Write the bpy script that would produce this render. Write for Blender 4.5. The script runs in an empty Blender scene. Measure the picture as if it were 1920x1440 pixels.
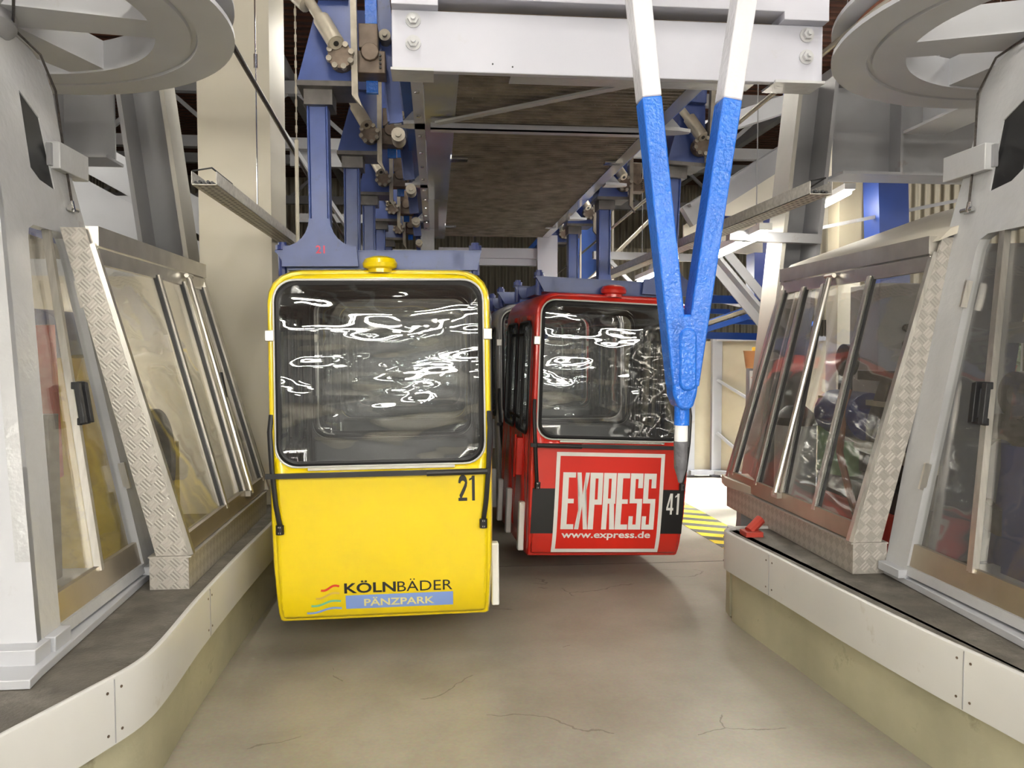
import bpy, bmesh, math, random
from mathutils import Vector, Matrix
R = math.radians
PI = math.pi
random.seed(7)
scn = bpy.context.scene
COL = scn.collection

# ------------------------------------------------------------------ camera, world, light, exposure
EYE = 1.6
cd = bpy.data.cameras.new('camera')
cd.sensor_width = 36.0
cd.lens = 1500 / 1920 * 36
cam = bpy.data.objects.new('camera', cd)
COL.objects.link(cam)
cam.location = (0, 0, EYE)
cam.rotation_euler = (R(90 - 2.63), 0, R(-5.5))
scn.camera = cam
scn.view_settings.view_transform = 'Standard'
scn.view_settings.look = 'None'
scn.view_settings.gamma = 1
scn.view_settings.use_curve_mapping = False
scn.view_settings.exposure = 1.35
w = bpy.data.worlds.new('world'); scn.world = w
w.use_nodes = True
w.node_tree.nodes['Background'].inputs[0].default_value = (1, 0.97, 0.92, 1)
w.node_tree.nodes['Background'].inputs[1].default_value = 1.2
scn.cycles.max_bounces = 8
scn.cycles.transparent_max_bounces = 32
scn.cycles.caustics_reflective = False
scn.cycles.caustics_refractive = False

def lamp(name, typ, loc, energy, color=(1, 1, 1), rot=(0, 0, 0), size=None, size_y=None):
    l = bpy.data.lights.new(name, typ); l.energy = energy; l.color = color
    if typ == 'AREA':
        l.shape = 'RECTANGLE'; l.size = size; l.size_y = size_y or size
    elif size is not None:
        l.shadow_soft_size = size
    o = bpy.data.objects.new(name, l); COL.objects.link(o)
    o.location = loc; o.rotation_euler = rot
    return o
lamp('camera_flash', 'POINT', (0.04, -0.04, 1.68), 10, (0.86, 0.9, 1.0), size=0.03)
# daylight through the exit gate on the right hand side
gate = lamp('gate_daylight', 'AREA', (4.6, 8.4, 2.5), 150, (0.97, 1.0, 1.0), (0, R(24), 0), 1.0, 2.4)
gate.data.spread = R(60)

# ------------------------------------------------------------------ materials
def new_mat(name):
    m = bpy.data.materials.new(name); m.use_nodes = True
    nt = m.node_tree; b = nt.nodes['Principled BSDF']
    return m, nt, b
def N(nt, typ, **kw):
    n = nt.nodes.new(typ)
    for k, v in kw.items():
        if k.startswith('i_'):
            n.inputs[k[2:].replace('_', ' ')].default_value = v
        else: setattr(n, k, v)
    return n
def paint(name, col, rough=0.4, metal=0.0, var=0.08, scale=6.0, bump=0.0, bscale=30.0, coat=0.0, stretch=None, dirt=None, dscale=3.0, dlo=.52, dhi=.7, spec=None):
    m, nt, b = new_mat(name); L = nt.links
    tc = N(nt, 'ShaderNodeTexCoord')
    vec = tc.outputs['Object']
    if stretch:
        mp = N(nt, 'ShaderNodeMapping'); mp.inputs['Scale'].default_value = stretch
        L.new(vec, mp.inputs[0]); vec = mp.outputs[0]
    nz = N(nt, 'ShaderNodeTexNoise'); nz.inputs['Scale'].default_value = scale; nz.inputs['Detail'].default_value = 5
    L.new(vec, nz.inputs['Vector'])
    rp = N(nt, 'ShaderNodeValToRGB')
    a = [max(0, c * (1 - var)) for c in col]; c2 = [min(1, c * (1 + var)) for c in col]
    rp.color_ramp.elements[0].position = .3; rp.color_ramp.elements[1].position = .7
    rp.color_ramp.elements[0].color = (*a, 1); rp.color_ramp.elements[1].color = (*c2, 1)
    L.new(nz.outputs['Fac'], rp.inputs[0])
    out = rp.outputs[0]
    if dirt:
        n2 = N(nt, 'ShaderNodeTexNoise'); n2.inputs['Scale'].default_value = dscale; n2.inputs['Detail'].default_value = 8; n2.inputs['Roughness'].default_value = .7
        L.new(vec, n2.inputs['Vector'])
        r2 = N(nt, 'ShaderNodeValToRGB'); r2.color_ramp.elements[0].position = dlo; r2.color_ramp.elements[1].position = dhi
        L.new(n2.outputs['Fac'], r2.inputs[0])
        mx = N(nt, 'ShaderNodeMix', data_type='RGBA'); mx.inputs['B'].default_value = (*dirt, 1)
        L.new(r2.outputs[0], mx.inputs['Factor']); L.new(out, mx.inputs['A']); out = mx.outputs['Result']
    L.new(out, b.inputs['Base Color'])
    b.inputs['Roughness'].default_value = rough; b.inputs['Metallic'].default_value = metal
    b.inputs['Coat Weight'].default_value = coat; b.inputs['Coat Roughness'].default_value = .08
    if spec is not None: b.inputs['Specular IOR Level'].default_value = spec
    if bump:
        n3 = N(nt, 'ShaderNodeTexNoise'); n3.inputs['Scale'].default_value = bscale; n3.inputs['Detail'].default_value = 3
        L.new(vec, n3.inputs['Vector'])
        bp = N(nt, 'ShaderNodeBump'); bp.inputs['Strength'].default_value = bump; bp.inputs['Distance'].default_value = .01
        L.new(n3.outputs['Fac'], bp.inputs['Height']); L.new(bp.outputs[0], b.inputs['Normal'])
    return m
def emis(name, col, s):
    m, nt, b = new_mat(name)
    b.inputs['Base Color'].default_value = (*col, 1); b.inputs['Emission Color'].default_value = (*col, 1); b.inputs['Emission Strength'].default_value = s
    return m
def glass(name, tint=(.9, .92, .92), wavy=0.0, wscale=(3, 3, 3), rough=.02, ior=1.5, haze=.03, haze_col=(.7, .7, .68), dist=.02):
    m, nt, b = new_mat(name); L = nt.links
    nt.nodes.remove(b)
    out = nt.nodes['Material Output']
    tr = N(nt, 'ShaderNodeBsdfTransparent'); tr.inputs[0].default_value = (*tint, 1)
    gl = N(nt, 'ShaderNodeBsdfGlossy'); gl.inputs['Roughness'].default_value = rough; gl.inputs['Color'].default_value = (1, 1, 1, 1)
    fr = N(nt, 'ShaderNodeFresnel'); fr.inputs['IOR'].default_value = ior
    ge = N(nt, 'ShaderNodeNewGeometry'); mi = N(nt, 'ShaderNodeMix', data_type='FLOAT'); mi.inputs['A'].default_value = ior; mi.inputs['B'].default_value = 1 / ior
    L.new(ge.outputs['Backfacing'], mi.inputs['Factor']); L.new(mi.outputs['Result'], fr.inputs['IOR'])
    df = N(nt, 'ShaderNodeBsdfDiffuse'); df.inputs[0].default_value = (*haze_col, 1)
    m1 = N(nt, 'ShaderNodeMixShader'); m2 = N(nt, 'ShaderNodeMixShader')
    m1.inputs[0].default_value = haze
    L.new(tr.outputs[0], m1.inputs[1]); L.new(df.outputs[0], m1.inputs[2])
    L.new(fr.outputs[0], m2.inputs[0]); L.new(m1.outputs[0], m2.inputs[1]); L.new(gl.outputs[0], m2.inputs[2])
    L.new(m2.outputs[0], out.inputs[0])
    if wavy:
        tc = N(nt, 'ShaderNodeTexCoord'); mp = N(nt, 'ShaderNodeMapping'); mp.inputs['Scale'].default_value = wscale
        nz = N(nt, 'ShaderNodeTexNoise'); nz.inputs['Scale'].default_value = 1; nz.inputs['Detail'].default_value = 1.5
        L.new(tc.outputs['Object'], mp.inputs[0]); L.new(mp.outputs[0], nz.inputs['Vector'])
        bp = N(nt, 'ShaderNodeBump'); bp.inputs['Strength'].default_value = wavy; bp.inputs['Distance'].default_value = dist
        L.new(nz.outputs['Fac'], bp.inputs['Height']); L.new(bp.outputs[0], gl.inputs['Normal'])
    return m
def diamond(name, c1=(.40, .375, .34), c2=(.49, .465, .425), sc=17.0):
    m, nt, b = new_mat(name); L = nt.links
    tc = N(nt, 'ShaderNodeTexCoord'); sp = N(nt, 'ShaderNodeSeparateXYZ'); L.new(tc.outputs['Object'], sp.inputs[0])
    def mth(op, a, bb):
        n = N(nt, 'ShaderNodeMath', operation=op)
        for i, v in enumerate((a, bb)):
            if hasattr(v, 'links') or hasattr(v, 'is_linked'): L.new(v, n.inputs[i])
            else: n.inputs[i].default_value = v
        return n.outputs[0]
    u = mth('ADD', sp.outputs['X'], sp.outputs['Y'])
    a = mth('ADD', u, sp.outputs['Z']); c = mth('SUBTRACT', u, sp.outputs['Z'])
    cb = N(nt, 'ShaderNodeCombineXYZ'); L.new(a, cb.inputs[0]); L.new(c, cb.inputs[1]); cb.inputs[2].default_value = .011
    ck = N(nt, 'ShaderNodeTexChecker'); ck.inputs['Scale'].default_value = sc; L.new(cb.outputs[0], ck.inputs['Vector'])
    # fine ribs inside every lozenge, turned over from one to the next
    wa = mth('SINE', mth('MULTIPLY', a, sc * 18), 0); wb = mth('SINE', mth('MULTIPLY', c, sc * 18), 0)
    mxv = N(nt, 'ShaderNodeMix', data_type='FLOAT'); L.new(ck.outputs['Fac'], mxv.inputs['Factor']); L.new(wa, mxv.inputs['A']); L.new(wb, mxv.inputs['B'])
    mc = N(nt, 'ShaderNodeMix', data_type='RGBA'); mc.inputs['A'].default_value = (*c1, 1); mc.inputs['B'].default_value = (*c2, 1)
    L.new(ck.outputs['Fac'], mc.inputs['Factor']); L.new(mc.outputs['Result'], b.inputs['Base Color'])
    bp = N(nt, 'ShaderNodeBump'); bp.inputs['Strength'].default_value = .35; bp.inputs['Distance'].default_value = .0015
    L.new(mxv.outputs['Result'], bp.inputs['Height']); L.new(bp.outputs[0], b.inputs['Normal'])
    b.inputs['Metallic'].default_value = .35; b.inputs['Roughness'].default_value = .42
    return m
def stripes(name, ca, cb_, width, axis='Y', rough=.7, ang=45):
    m, nt, b = new_mat(name); L = nt.links
    tc = N(nt, 'ShaderNodeTexCoord'); sp = N(nt, 'ShaderNodeSeparateXYZ'); mp = N(nt, 'ShaderNodeMapping')
    mp.inputs['Rotation'].default_value = (0, 0, R(ang)); L.new(tc.outputs['Object'], mp.inputs[0]); L.new(mp.outputs[0], sp.inputs[0])
    f = N(nt, 'ShaderNodeMath', operation='MULTIPLY'); f.inputs[1].default_value = 1 / width; L.new(sp.outputs[axis], f.inputs[0])
    g = N(nt, 'ShaderNodeMath', operation='FRACT'); L.new(f.outputs[0], g.inputs[0])
    h = N(nt, 'ShaderNodeMath', operation='GREATER_THAN'); h.inputs[1].default_value = .5; L.new(g.outputs[0], h.inputs[0])
    mx = N(nt, 'ShaderNodeMix', data_type='RGBA'); mx.inputs['A'].default_value = (*ca, 1); mx.inputs['B'].default_value = (*cb_, 1)
    L.new(h.outputs[0], mx.inputs['Factor']); L.new(mx.outputs['Result'], b.inputs['Base Color']); b.inputs['Roughness'].default_value = rough
    return m
def ribbed(name, col, pitch, axis='X', depth=.02, rough=.6, dark=None):
    m, nt, b = new_mat(name); L = nt.links
    tc = N(nt, 'ShaderNodeTexCoord'); sp = N(nt, 'ShaderNodeSeparateXYZ'); L.new(tc.outputs['Object'], sp.inputs[0])
    f = N(nt, 'ShaderNodeMath', operation='MULTIPLY'); f.inputs[1].default_value = 2 * PI / pitch; L.new(sp.outputs[axis], f.inputs[0])
    g = N(nt, 'ShaderNodeMath', operation='SINE'); L.new(f.outputs[0], g.inputs[0])
    bp = N(nt, 'ShaderNodeBump'); bp.inputs['Strength'].default_value = 1; bp.inputs['Distance'].default_value = depth
    L.new(g.outputs[0], bp.inputs['Height']); L.new(bp.outputs[0], b.inputs['Normal'])
    nz = N(nt, 'ShaderNodeTexNoise'); nz.inputs['Scale'].default_value = 1.5; nz.inputs['Detail'].default_value = 6; L.new(tc.outputs['Object'], nz.inputs['Vector'])
    rp = N(nt, 'ShaderNodeValToRGB'); rp.color_ramp.elements[0].color = (*[c * .75 for c in col], 1); rp.color_ramp.elements[1].color = (*[min(1, c * 1.15) for c in col], 1)
    L.new(nz.outputs['Fac'], rp.inputs[0])
    if dark:
        gt = N(nt, 'ShaderNodeMath', operation='GREATER_THAN'); gt.inputs[1].default_value = .93; L.new(g.outputs[0], gt.inputs[0])
        mx = N(nt, 'ShaderNodeMix', data_type='RGBA'); mx.inputs['B'].default_value = (*dark, 1); L.new(gt.outputs[0], mx.inputs['Factor']); L.new(rp.outputs[0], mx.inputs['A'])
        L.new(mx.outputs['Result'], b.inputs['Base Color'])
    else: L.new(rp.outputs[0], b.inputs['Base Color'])
    b.inputs['Roughness'].default_value = rough
    return m

def floor_mat():
    m, nt, b = new_mat('floor_concrete'); L = nt.links
    tc = N(nt, 'ShaderNodeTexCoord')
    n1 = N(nt, 'ShaderNodeTexNoise'); n1.inputs['Scale'].default_value = 1.1; n1.inputs['Detail'].default_value = 9; n1.inputs['Roughness'].default_value = .62
    L.new(tc.outputs['Object'], n1.inputs['Vector'])
    r1 = N(nt, 'ShaderNodeValToRGB'); r1.color_ramp.elements[0].position = .3; r1.color_ramp.elements[1].position = .72
    r1.color_ramp.elements[0].color = (.25, .225, .18, 1); r1.color_ramp.elements[1].color = (.43, .40, .335, 1)
    L.new(n1.outputs['Fac'], r1.inputs[0])
    n2 = N(nt, 'ShaderNodeTexNoise'); n2.inputs['Scale'].default_value = 60; n2.inputs['Detail'].default_value = 4
    L.new(tc.outputs['Object'], n2.inputs['Vector'])
    mx = N(nt, 'ShaderNodeMix', data_type='RGBA', blend_type='OVERLAY'); mx.inputs['Factor'].default_value = .18
    L.new(r1.outputs[0], mx.inputs['A']); L.new(n2.outputs['Color'], mx.inputs['B'])
    # hair cracks
    n3 = N(nt, 'ShaderNodeTexNoise'); n3.inputs['Scale'].default_value = 2.2; n3.inputs['Detail'].default_value = 6
    L.new(tc.outputs['Object'], n3.inputs['Vector'])
    ad = N(nt, 'ShaderNodeMix', data_type='RGBA'); ad.inputs['Factor'].default_value = .3; L.new(tc.outputs['Object'], ad.inputs['A']); L.new(n3.outputs['Color'], ad.inputs['B'])
    vo = N(nt, 'ShaderNodeTexVoronoi', feature='DISTANCE_TO_EDGE'); vo.inputs['Scale'].default_value = 1.15; L.new(ad.outputs['Result'], vo.inputs['Vector'])
    lt = N(nt, 'ShaderNodeMath', operation='LESS_THAN'); lt.inputs[1].default_value = .0035; L.new(vo.outputs['Distance'], lt.inputs[0])
    n4 = N(nt, 'ShaderNodeTexNoise'); n4.inputs['Scale'].default_value = 1.7; L.new(tc.outputs['Object'], n4.inputs['Vector'])
    gt = N(nt, 'ShaderNodeMath', operation='GREATER_THAN'); gt.inputs[1].default_value = .56; L.new(n4.outputs['Fac'], gt.inputs[0])
    ml = N(nt, 'ShaderNodeMath', operation='MULTIPLY'); L.new(lt.outputs[0], ml.inputs[0]); L.new(gt.outputs[0], ml.inputs[1])
    m7 = N(nt, 'ShaderNodeMath', operation='MULTIPLY'); L.new(ml.outputs[0], m7.inputs[0]); m7.inputs[1].default_value = .55
    mc = N(nt, 'ShaderNodeMix', data_type='RGBA'); mc.inputs['B'].default_value = (.09, .075, .05, 1)
    L.new(m7.outputs[0], mc.inputs['Factor']); L.new(mx.outputs['Result'], mc.inputs['A'])
    L.new(mc.outputs['Result'], b.inputs['Base Color'])
    rr = N(nt, 'ShaderNodeMapRange'); rr.inputs['To Min'].default_value = .28; rr.inputs['To Max'].default_value = .5
    L.new(n1.outputs['Fac'], rr.inputs['Value']); L.new(rr.outputs[0], b.inputs['Roughness'])
    return m

M = {
 'floor': floor_mat(),
 'yellow': paint('yellow_lacquer', (.80, .60, .0), .28, var=.03, coat=.6, scale=3),
 'red': paint('red_lacquer', (.62, .022, .012), .3, var=.05, coat=.5, scale=3),
 'white_car': paint('grey_lacquer', (.34, .33, .33), .3, var=.04, coat=.5),
 'blue_car': paint('blue_lacquer', (.05, .12, .4), .3, var=.04, coat=.5),
 'green_car': paint('green_lacquer', (.05, .3, .08), .3, var=.04, coat=.5),
 'lining': paint('dark_grey_lining', (.09, .087, .085), .55),
 'liner': paint('interior_grey', (.15, .15, .15), .5),
 'rubber': paint('black_rubber', (.012, .012, .014), .42, var=.2),
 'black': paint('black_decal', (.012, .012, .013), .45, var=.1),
 'white': paint('white_decal', (.8, .8, .78), .45, var=.03),
 'chrome': paint('chrome_trim', (.75, .75, .74), .16, metal=1, var=.03),
 'trim': paint('pale_trim', (.72, .71, .68), .3, metal=.25, var=.03),
 'alu': paint('brushed_aluminium', (.60, .575, .53), .32, metal=.85, var=.1, stretch=(8, 1, 1), scale=8),
 'bronze': paint('anodised_sill', (.42, .37, .30), .35, metal=.7, var=.12, scale=4),
 'grey': paint('light_grey_gloss_paint', (.47, .475, .49), .22, var=.05, scale=4, bump=.3, bscale=22, dirt=(.28, .24, .2), dscale=5, dlo=.66, dhi=.8),
 'gloss': paint('mirror_gloss_grey_paint', (.5, .5, .51), .1, metal=.45, var=.04, scale=4),
 'grey_flat': paint('light_grey_paint', (.50, .51, .545), .42, var=.04, scale=3, dirt=(.34, .32, .3), dscale=3.5, dlo=.64, dhi=.85),
 'plate': paint('pale_lavender_paint', (.44, .445, .51), .5, var=.03, scale=2, dirt=(.4, .38, .38), dscale=4, dlo=.66, dhi=.9),
 'steel': paint('mid_grey_steel_paint', (.27, .27, .285), .42, var=.08, scale=3, dirt=(.2, .15, .11), dscale=3, dlo=.62, dhi=.8),
 'cream2': paint('pale_flange_paint', (.36, .345, .31), .5, var=.05),
 'cream': paint('cream_wall_paint', (.60, .56, .47), .55, var=.03, scale=1.2),
 'beige': paint('beige_board', (.33, .29, .21), .6, var=.05),
 'roofcream': paint('beige_roof_sheet', (.56, .52, .44), .5, var=.04),
 'blue': paint('hanger_blue_paint', (.036, .062, .21), .33, var=.14, scale=7, dirt=(.02, .03, .08), dscale=9, dlo=.6, dhi=.75),
 'bright': paint('bright_blue_gloss', (.015, .14, .62), .2, var=.08, scale=6, bump=.5, bscale=70, dirt=(.02, .08, .35), dscale=12, dlo=.68, dhi=.75),
 'brightflat': paint('bright_blue_paint', (.016, .07, .32), .4, var=.1),
 'deepblue': paint('deep_blue_paint', (.012, .035, .17), .4, var=.1),
 'slate': paint('dark_slate_panel', (.13, .14, .17), .5, var=.1),
 'navy': paint('navy_paint', (.02, .035, .16), .4, var=.15),
 'forkwhite': paint('white_gloss_paint', (.60, .60, .65), .22, var=.03, bump=.4, bscale=40),
 'rod': paint('dull_zinc', (.42, .38, .31), .42, metal=.4, var=.15, scale=12),
 'roller': paint('dull_roller', (.26, .23, .19), .45, metal=.3, var=.3, scale=12),
 'brown': paint('greased_brown_steel', (.13, .095, .07), .5, metal=.3, var=.3, scale=20),
 'tray': paint('galvanised', (.52, .50, .47), .45, metal=.2, var=.2, scale=40),
 'band': paint('white_plastic_band', (.60, .595, .58), .38, var=.05, scale=2, dirt=(.36, .31, .24), dscale=4, dlo=.62, dhi=.82),
 'plinth': paint('yellowed_concrete', (.42, .40, .28), .6, var=.14, scale=3, bump=.2, dirt=(.18, .16, .1), dscale=6, dlo=.6, dhi=.78),
 'deck': paint('dark_deck_rubber', (.12, .108, .09), .6, var=.3, scale=9, bump=.4, bscale=80, dirt=(.25, .23, .2), dscale=4, dlo=.5, dhi=.75),
 'grate': paint('dirty_grating', (.24, .205, .16), .5, metal=.2, var=.4, scale=7, dirt=(.4, .38, .34), dscale=30, dlo=.62, dhi=.72),
 'wood': ribbed('brown_roof_boards', (.10, .032, .016), .16, 'Y', .02, .55, dark=(.03, .01, .006)),
 'corr': ribbed('corrugated_cream_sheet', (.44, .40, .32), .15, 'X', .03, .5),
 'corrY': ribbed('corrugated_cream_sheet_side', (.44, .40, .32), .15, 'Y', .03, .5),
 'diamond': diamond('diamond_plate'),
 'hazard': stripes('hazard_stripes', (.72, .56, .03), (.10, .095, .08), .23, 'Y', ang=28),
 'cglass': glass('wavy_acrylic', (.93, .94, .94), wavy=1.0, wscale=(1.5, 1.5, 4.6), ior=1.85, haze=.008, dist=.036),
 'sglass': glass('smooth_acrylic', (.9, .92, .92), ior=1.5, haze=.03),
 'mglass': glass('machine_guard_glass', (.96, .96, .95), wavy=.35, wscale=(2, 2, 5), ior=1.5, haze=.08, haze_col=(.5, .47, .42), rough=.03),
 'tube': emis('fluorescent_tube', (1, .96, .86), 36.0),
 'fix': paint('fixture_white', (.7, .7, .68), .4),
 'yellowm': paint('machine_yellow', (.62, .45, .05), .4, var=.15, dirt=(.1, .07, .03), dscale=5, dlo=.55, dhi=.75),
 'redm': paint('machine_red', (.5, .06, .04), .45, var=.2),
 'orange': paint('machine_orange', (.50, .17, .05), .45, var=.2),
 'greenm': paint('machine_green', (.16, .28, .14), .5, var=.2),
 'oily': paint('oily_iron', (.09, .082, .078), .35, metal=.5, var=.4, scale=10),
 'tape': paint('grey_tape', (.12, .12, .135), .4, var=.2, scale=25, bump=.6, bscale=45),
 'tapewhite': paint('white_tape', (.72, .73, .74), .45, var=.05),
 'rust': paint('rusty_rod', (.2, .07, .035), .6, var=.3, scale=20),
 'rope': paint('steel_rope', (.07, .06, .055), .4, metal=.6, var=.4, scale=60),
 'lightblue': paint('logo_blue', (.22, .34, .72), .45, var=.02),
 'logored': paint('logo_red', (.6, .045, .02), .45, var=.02),
 'logotan': paint('logo_tan', (.62, .42, .08), .45, var=.02),
 'logogreen': paint('logo_green', (.18, .5, .30), .45, var=.02),
 'logoyellow': paint('logo_yellow', (.75, .68, .30), .45, var=.02),
 'signred': paint('sign_red', (.68, .02, .01), .4, var=.02),
 'pinkpaint': paint('chalk_red', (.6, .08, .14), .7, var=.1),
 'paper': paint('printed_paper', (.66, .66, .63), .6, var=.03),
 'terracotta': paint('orange_tub', (.62, .33, .14), .6, var=.1),
 'leafred': paint('red_leaves', (.5, .16, .1), .8, var=.3),
 'pale_green': paint('foliage_view', (.3, .38, .25), .8, var=.3),
}

# ------------------------------------------------------------------ mesh helpers
XF = [None]           # a mirror used while the right hand station is built
class MB:
    def __init__(s): s.bm = bmesh.new()
    def face(s, pts, mi=0):
        vs = [s.bm.verts.new(p) for p in pts]
        f = s.bm.faces.new(vs); f.material_index = mi; return f
    def box(s, c, d, rot=None, mi=0):
        m = Matrix.Translation(Vector(c))
        if rot: m = m @ (rot if isinstance(rot, Matrix) else Matrix.Rotation(rot[0], 4, 'X') @ Matrix.Rotation(rot[1], 4, 'Y') @ Matrix.Rotation(rot[2], 4, 'Z'))
        vs = [s.bm.verts.new(m @ Vector((x * d[0] / 2, y * d[1] / 2, z * d[2] / 2))) for x in (-1, 1) for y in (-1, 1) for z in (-1, 1)]
        for q in ((0, 1, 3, 2), (4, 6, 7, 5), (0, 4, 5, 1), (2, 3, 7, 6), (0, 2, 6, 4), (1, 5, 7, 3)):
            f = s.bm.faces.new([vs[i] for i in q]); f.material_index = mi
        return s
    def b2(s, a, b, mi=0):
        return s.box([(a[i] + b[i]) / 2 for i in range(3)], [abs(b[i] - a[i]) for i in range(3)], mi=mi)
    def bar(s, p0, p1, w_, h_, up=(0, 0, 1), mi=0):
        p0, p1 = Vector(p0), Vector(p1); d = p1 - p0; z = d.normalized(); u = Vector(up)
        if abs(z.dot(u)) > .98: u = Vector((0, 1, 0))
        x = u.cross(z).normalized(); y = z.cross(x)
        m = Matrix((x, y, z)).transposed().to_4x4()
        return s.box((p0 + p1) / 2, (w_, h_, d.length), m, mi)
    def tube(s, p0, p1, r, n=12, r2=None, mi=0, cap=True):
        p0, p1 = Vector(p0), Vector(p1); z = (p1 - p0).normalized(); u = Vector((0, 0, 1)) if abs(z.z) < .9 else Vector((1, 0, 0))
        x = u.cross(z).normalized(); y = z.cross(x); r2 = r if r2 is None else r2
        a = []; b = []
        for i in range(n):
            t = 2 * PI * i / n; d = x * math.cos(t) + y * math.sin(t)
            a.append(s.bm.verts.new(p0 + d * r)); b.append(s.bm.verts.new(p1 + d * r2))
        for i in range(n):
            j = (i + 1) % n; f = s.bm.faces.new((a[i], a[j], b[j], b[i])); f.material_index = mi
        if cap:
            for q in (a[::-1], b):
                f = s.bm.faces.new(q); f.material_index = mi
        return s
    def path(s, pts, r, n=8, closed=False, mi=0):
        pts = [Vector(p) for p in pts]; k = len(pts); rings = []
        prev = None
        for i, p in enumerate(pts):
            if closed: t = pts[(i + 1) % k] - pts[i - 1]
            else: t = pts[min(i + 1, k - 1)] - pts[max(i - 1, 0)]
            t.normalize()
            if prev is None:
                u = Vector((0, 0, 1)) if abs(t.z) < .9 else Vector((0, 1, 0))
                x = u.cross(t).normalized()
            else:
                x = (prev - t * prev.dot(t)).normalized()
            prev = x; y = t.cross(x)
            rings.append([s.bm.verts.new(p + (x * math.cos(2 * PI * j / n) + y * math.sin(2 * PI * j / n)) * r) for j in range(n)])
        for i in range(k if closed else k - 1):
            a, b = rings[i], rings[(i + 1) % k]
            for j in range(n):
                jj = (j + 1) % n; f = s.bm.faces.new((a[j], a[jj], b[jj], b[j])); f.material_index = mi
        if not closed:
            s.bm.faces.new(rings[0][::-1]); s.bm.faces.new(rings[-1])
        return s
    def prism(s, poly, ext, mi=0):
        """poly: 3d points in a plane, ext: extrusion vector"""
        e = Vector(ext); a = [s.bm.verts.new(p) for p in poly]; b = [s.bm.verts.new(Vector(p) + e) for p in poly]
        n = len(a)
        for i in range(n):
            j = (i + 1) % n; s.bm.faces.new((a[i], a[j], b[j], b[i])).material_index = mi
        s.bm.faces.new(a[::-1]).material_index = mi; s.bm.faces.new(b).material_index = mi
        return s
    def lathe(s, prof, c=(0, 0, 0), n=32, mi=0, close=False):
        """prof: (r,z) list round the vertical axis through c"""
        c = Vector(c); rings = []
        for r_, z_ in prof:
            if r_ < 1e-5: rings.append([s.bm.verts.new(c + Vector((0, 0, z_)))])
            else: rings.append([s.bm.verts.new(c + Vector((r_ * math.cos(2 * PI * i / n), r_ * math.sin(2 * PI * i / n), z_))) for i in range(n)])
        m = len(rings)
        for k in range(m if close else m - 1):
            a, b = rings[k], rings[(k + 1) % m]
            for i in range(n):
                j = (i + 1) % n
                if len(a) == 1 and len(b) == 1: continue
                if len(a) == 1: q = (a[0], b[j], b[i])
                elif len(b) == 1: q = (a[i], a[j], b[0])
                else: q = (a[i], a[j], b[j], b[i])
                s.bm.faces.new(q).material_index = mi
        return s
    def build(s, name, mats, parent=None, label=None, sharp=32, bevel=0, solid=None, orient=None, loc=None, recalc=True):
        bm = s.bm
        if XF[0] is not None:
            for v in bm.verts: v.co = XF[0](v.co)
        off = Vector((0, 0, 0))
        if parent is not None:
            p = parent
            while p is not None: off += p.location; p = p.parent
            bm.transform(Matrix.Translation(-off))
        elif loc is not None:
            off = Vector(loc); bm.transform(Matrix.Translation(-off))
        if orient is not None:
            oc = Vector(orient) - off
            bm.normal_update()
            for f in bm.faces:
                if f.normal.dot(f.calc_center_median() - oc) < 0: f.normal_flip()
        elif recalc: bmesh.ops.recalc_face_normals(bm, faces=bm.faces)
        bm.normal_update()
        for e in bm.edges:
            e.smooth = not (len(e.link_faces) == 2 and e.calc_face_angle(0) > R(sharp))
        for f in bm.faces: f.smooth = True
        me = bpy.data.meshes.new(name); bm.to_mesh(me); bm.free()
        if not isinstance(mats, (list, tuple)): mats = [mats]
        for m in mats: me.materials.append(M[m] if isinstance(m, str) else m)
        o = bpy.data.objects.new(name, me); COL.objects.link(o)
        if parent is not None: o.parent = parent
        elif loc is not None: o.location = loc
        if label: o['label'] = label
        if solid:
            md = o.modifiers.new('thickness', 'SOLIDIFY'); md.thickness = solid[0]; md.offset = -1
            if len(solid) > 1: md.material_offset = solid[1]; md.material_offset_rim = solid[1]
        if bevel:
            md = o.modifiers.new('bevel', 'BEVEL'); md.width = bevel; md.segments = 2; md.limit_method = 'ANGLE'; md.angle_limit = R(40); md.harden_normals = False
        return o
def thing(name, label, cat, loc=(0, 0, 0), group=None):
    o = bpy.data.objects.new(name, None); COL.objects.link(o)
    l = Vector(loc)
    if XF[0] is not None: l = XF[0](l)
    o.location = l; o.empty_display_size = .2
    o['label'] = label; o['category'] = cat
    if group: o['group'] = group
    return o
def tag(o, label, cat, group=None):
    o['label'] = label; o['category'] = cat
    if group: o['group'] = group
    return o
def struct(o): o['kind'] = 'structure'; return o

def rrect(x0, x1, z0, z1, r, n=6, rr=None):
    rr = rr or (r, r, r, r)   # order: bottom-right, top-right, top-left, bottom-left
    out = []
    for (cx, cz, a0, q) in ((x1, z0, -90, rr[0]), (x1, z1, 0, rr[1]), (x0, z1, 90, rr[2]), (x0, z0, 180, rr[3])):
        sx = -1 if cx == x1 else 1; sz = 1 if cz == z0 else -1
        for i in range(n + 1):
            t = R(a0 + 90 * i / n); out.append((cx + sx * q + q * math.cos(t), cz + sz * q + q * math.sin(t)))
    return out
def ray_poly(c, ang, poly):
    dx, dz = math.cos(ang), math.sin(ang); best = None
    k = len(poly)
    for i in range(k):
        ax, az = poly[i][0] - c[0], poly[i][1] - c[1]; bx, bz = poly[(i + 1) % k][0] - c[0], poly[(i + 1) % k][1] - c[1]
        ex, ez = bx - ax, bz - az; den = dx * ez - dz * ex
        if abs(den) < 1e-12: continue
        t = (ax * ez - az * ex) / den; u = (ax * dz - az * dx) / den
        if t > 0 and -1e-6 <= u <= 1 + 1e-6 and (best is None or t > best): best = t
    return (c[0] + dx * best, c[1] + dz * best)
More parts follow.
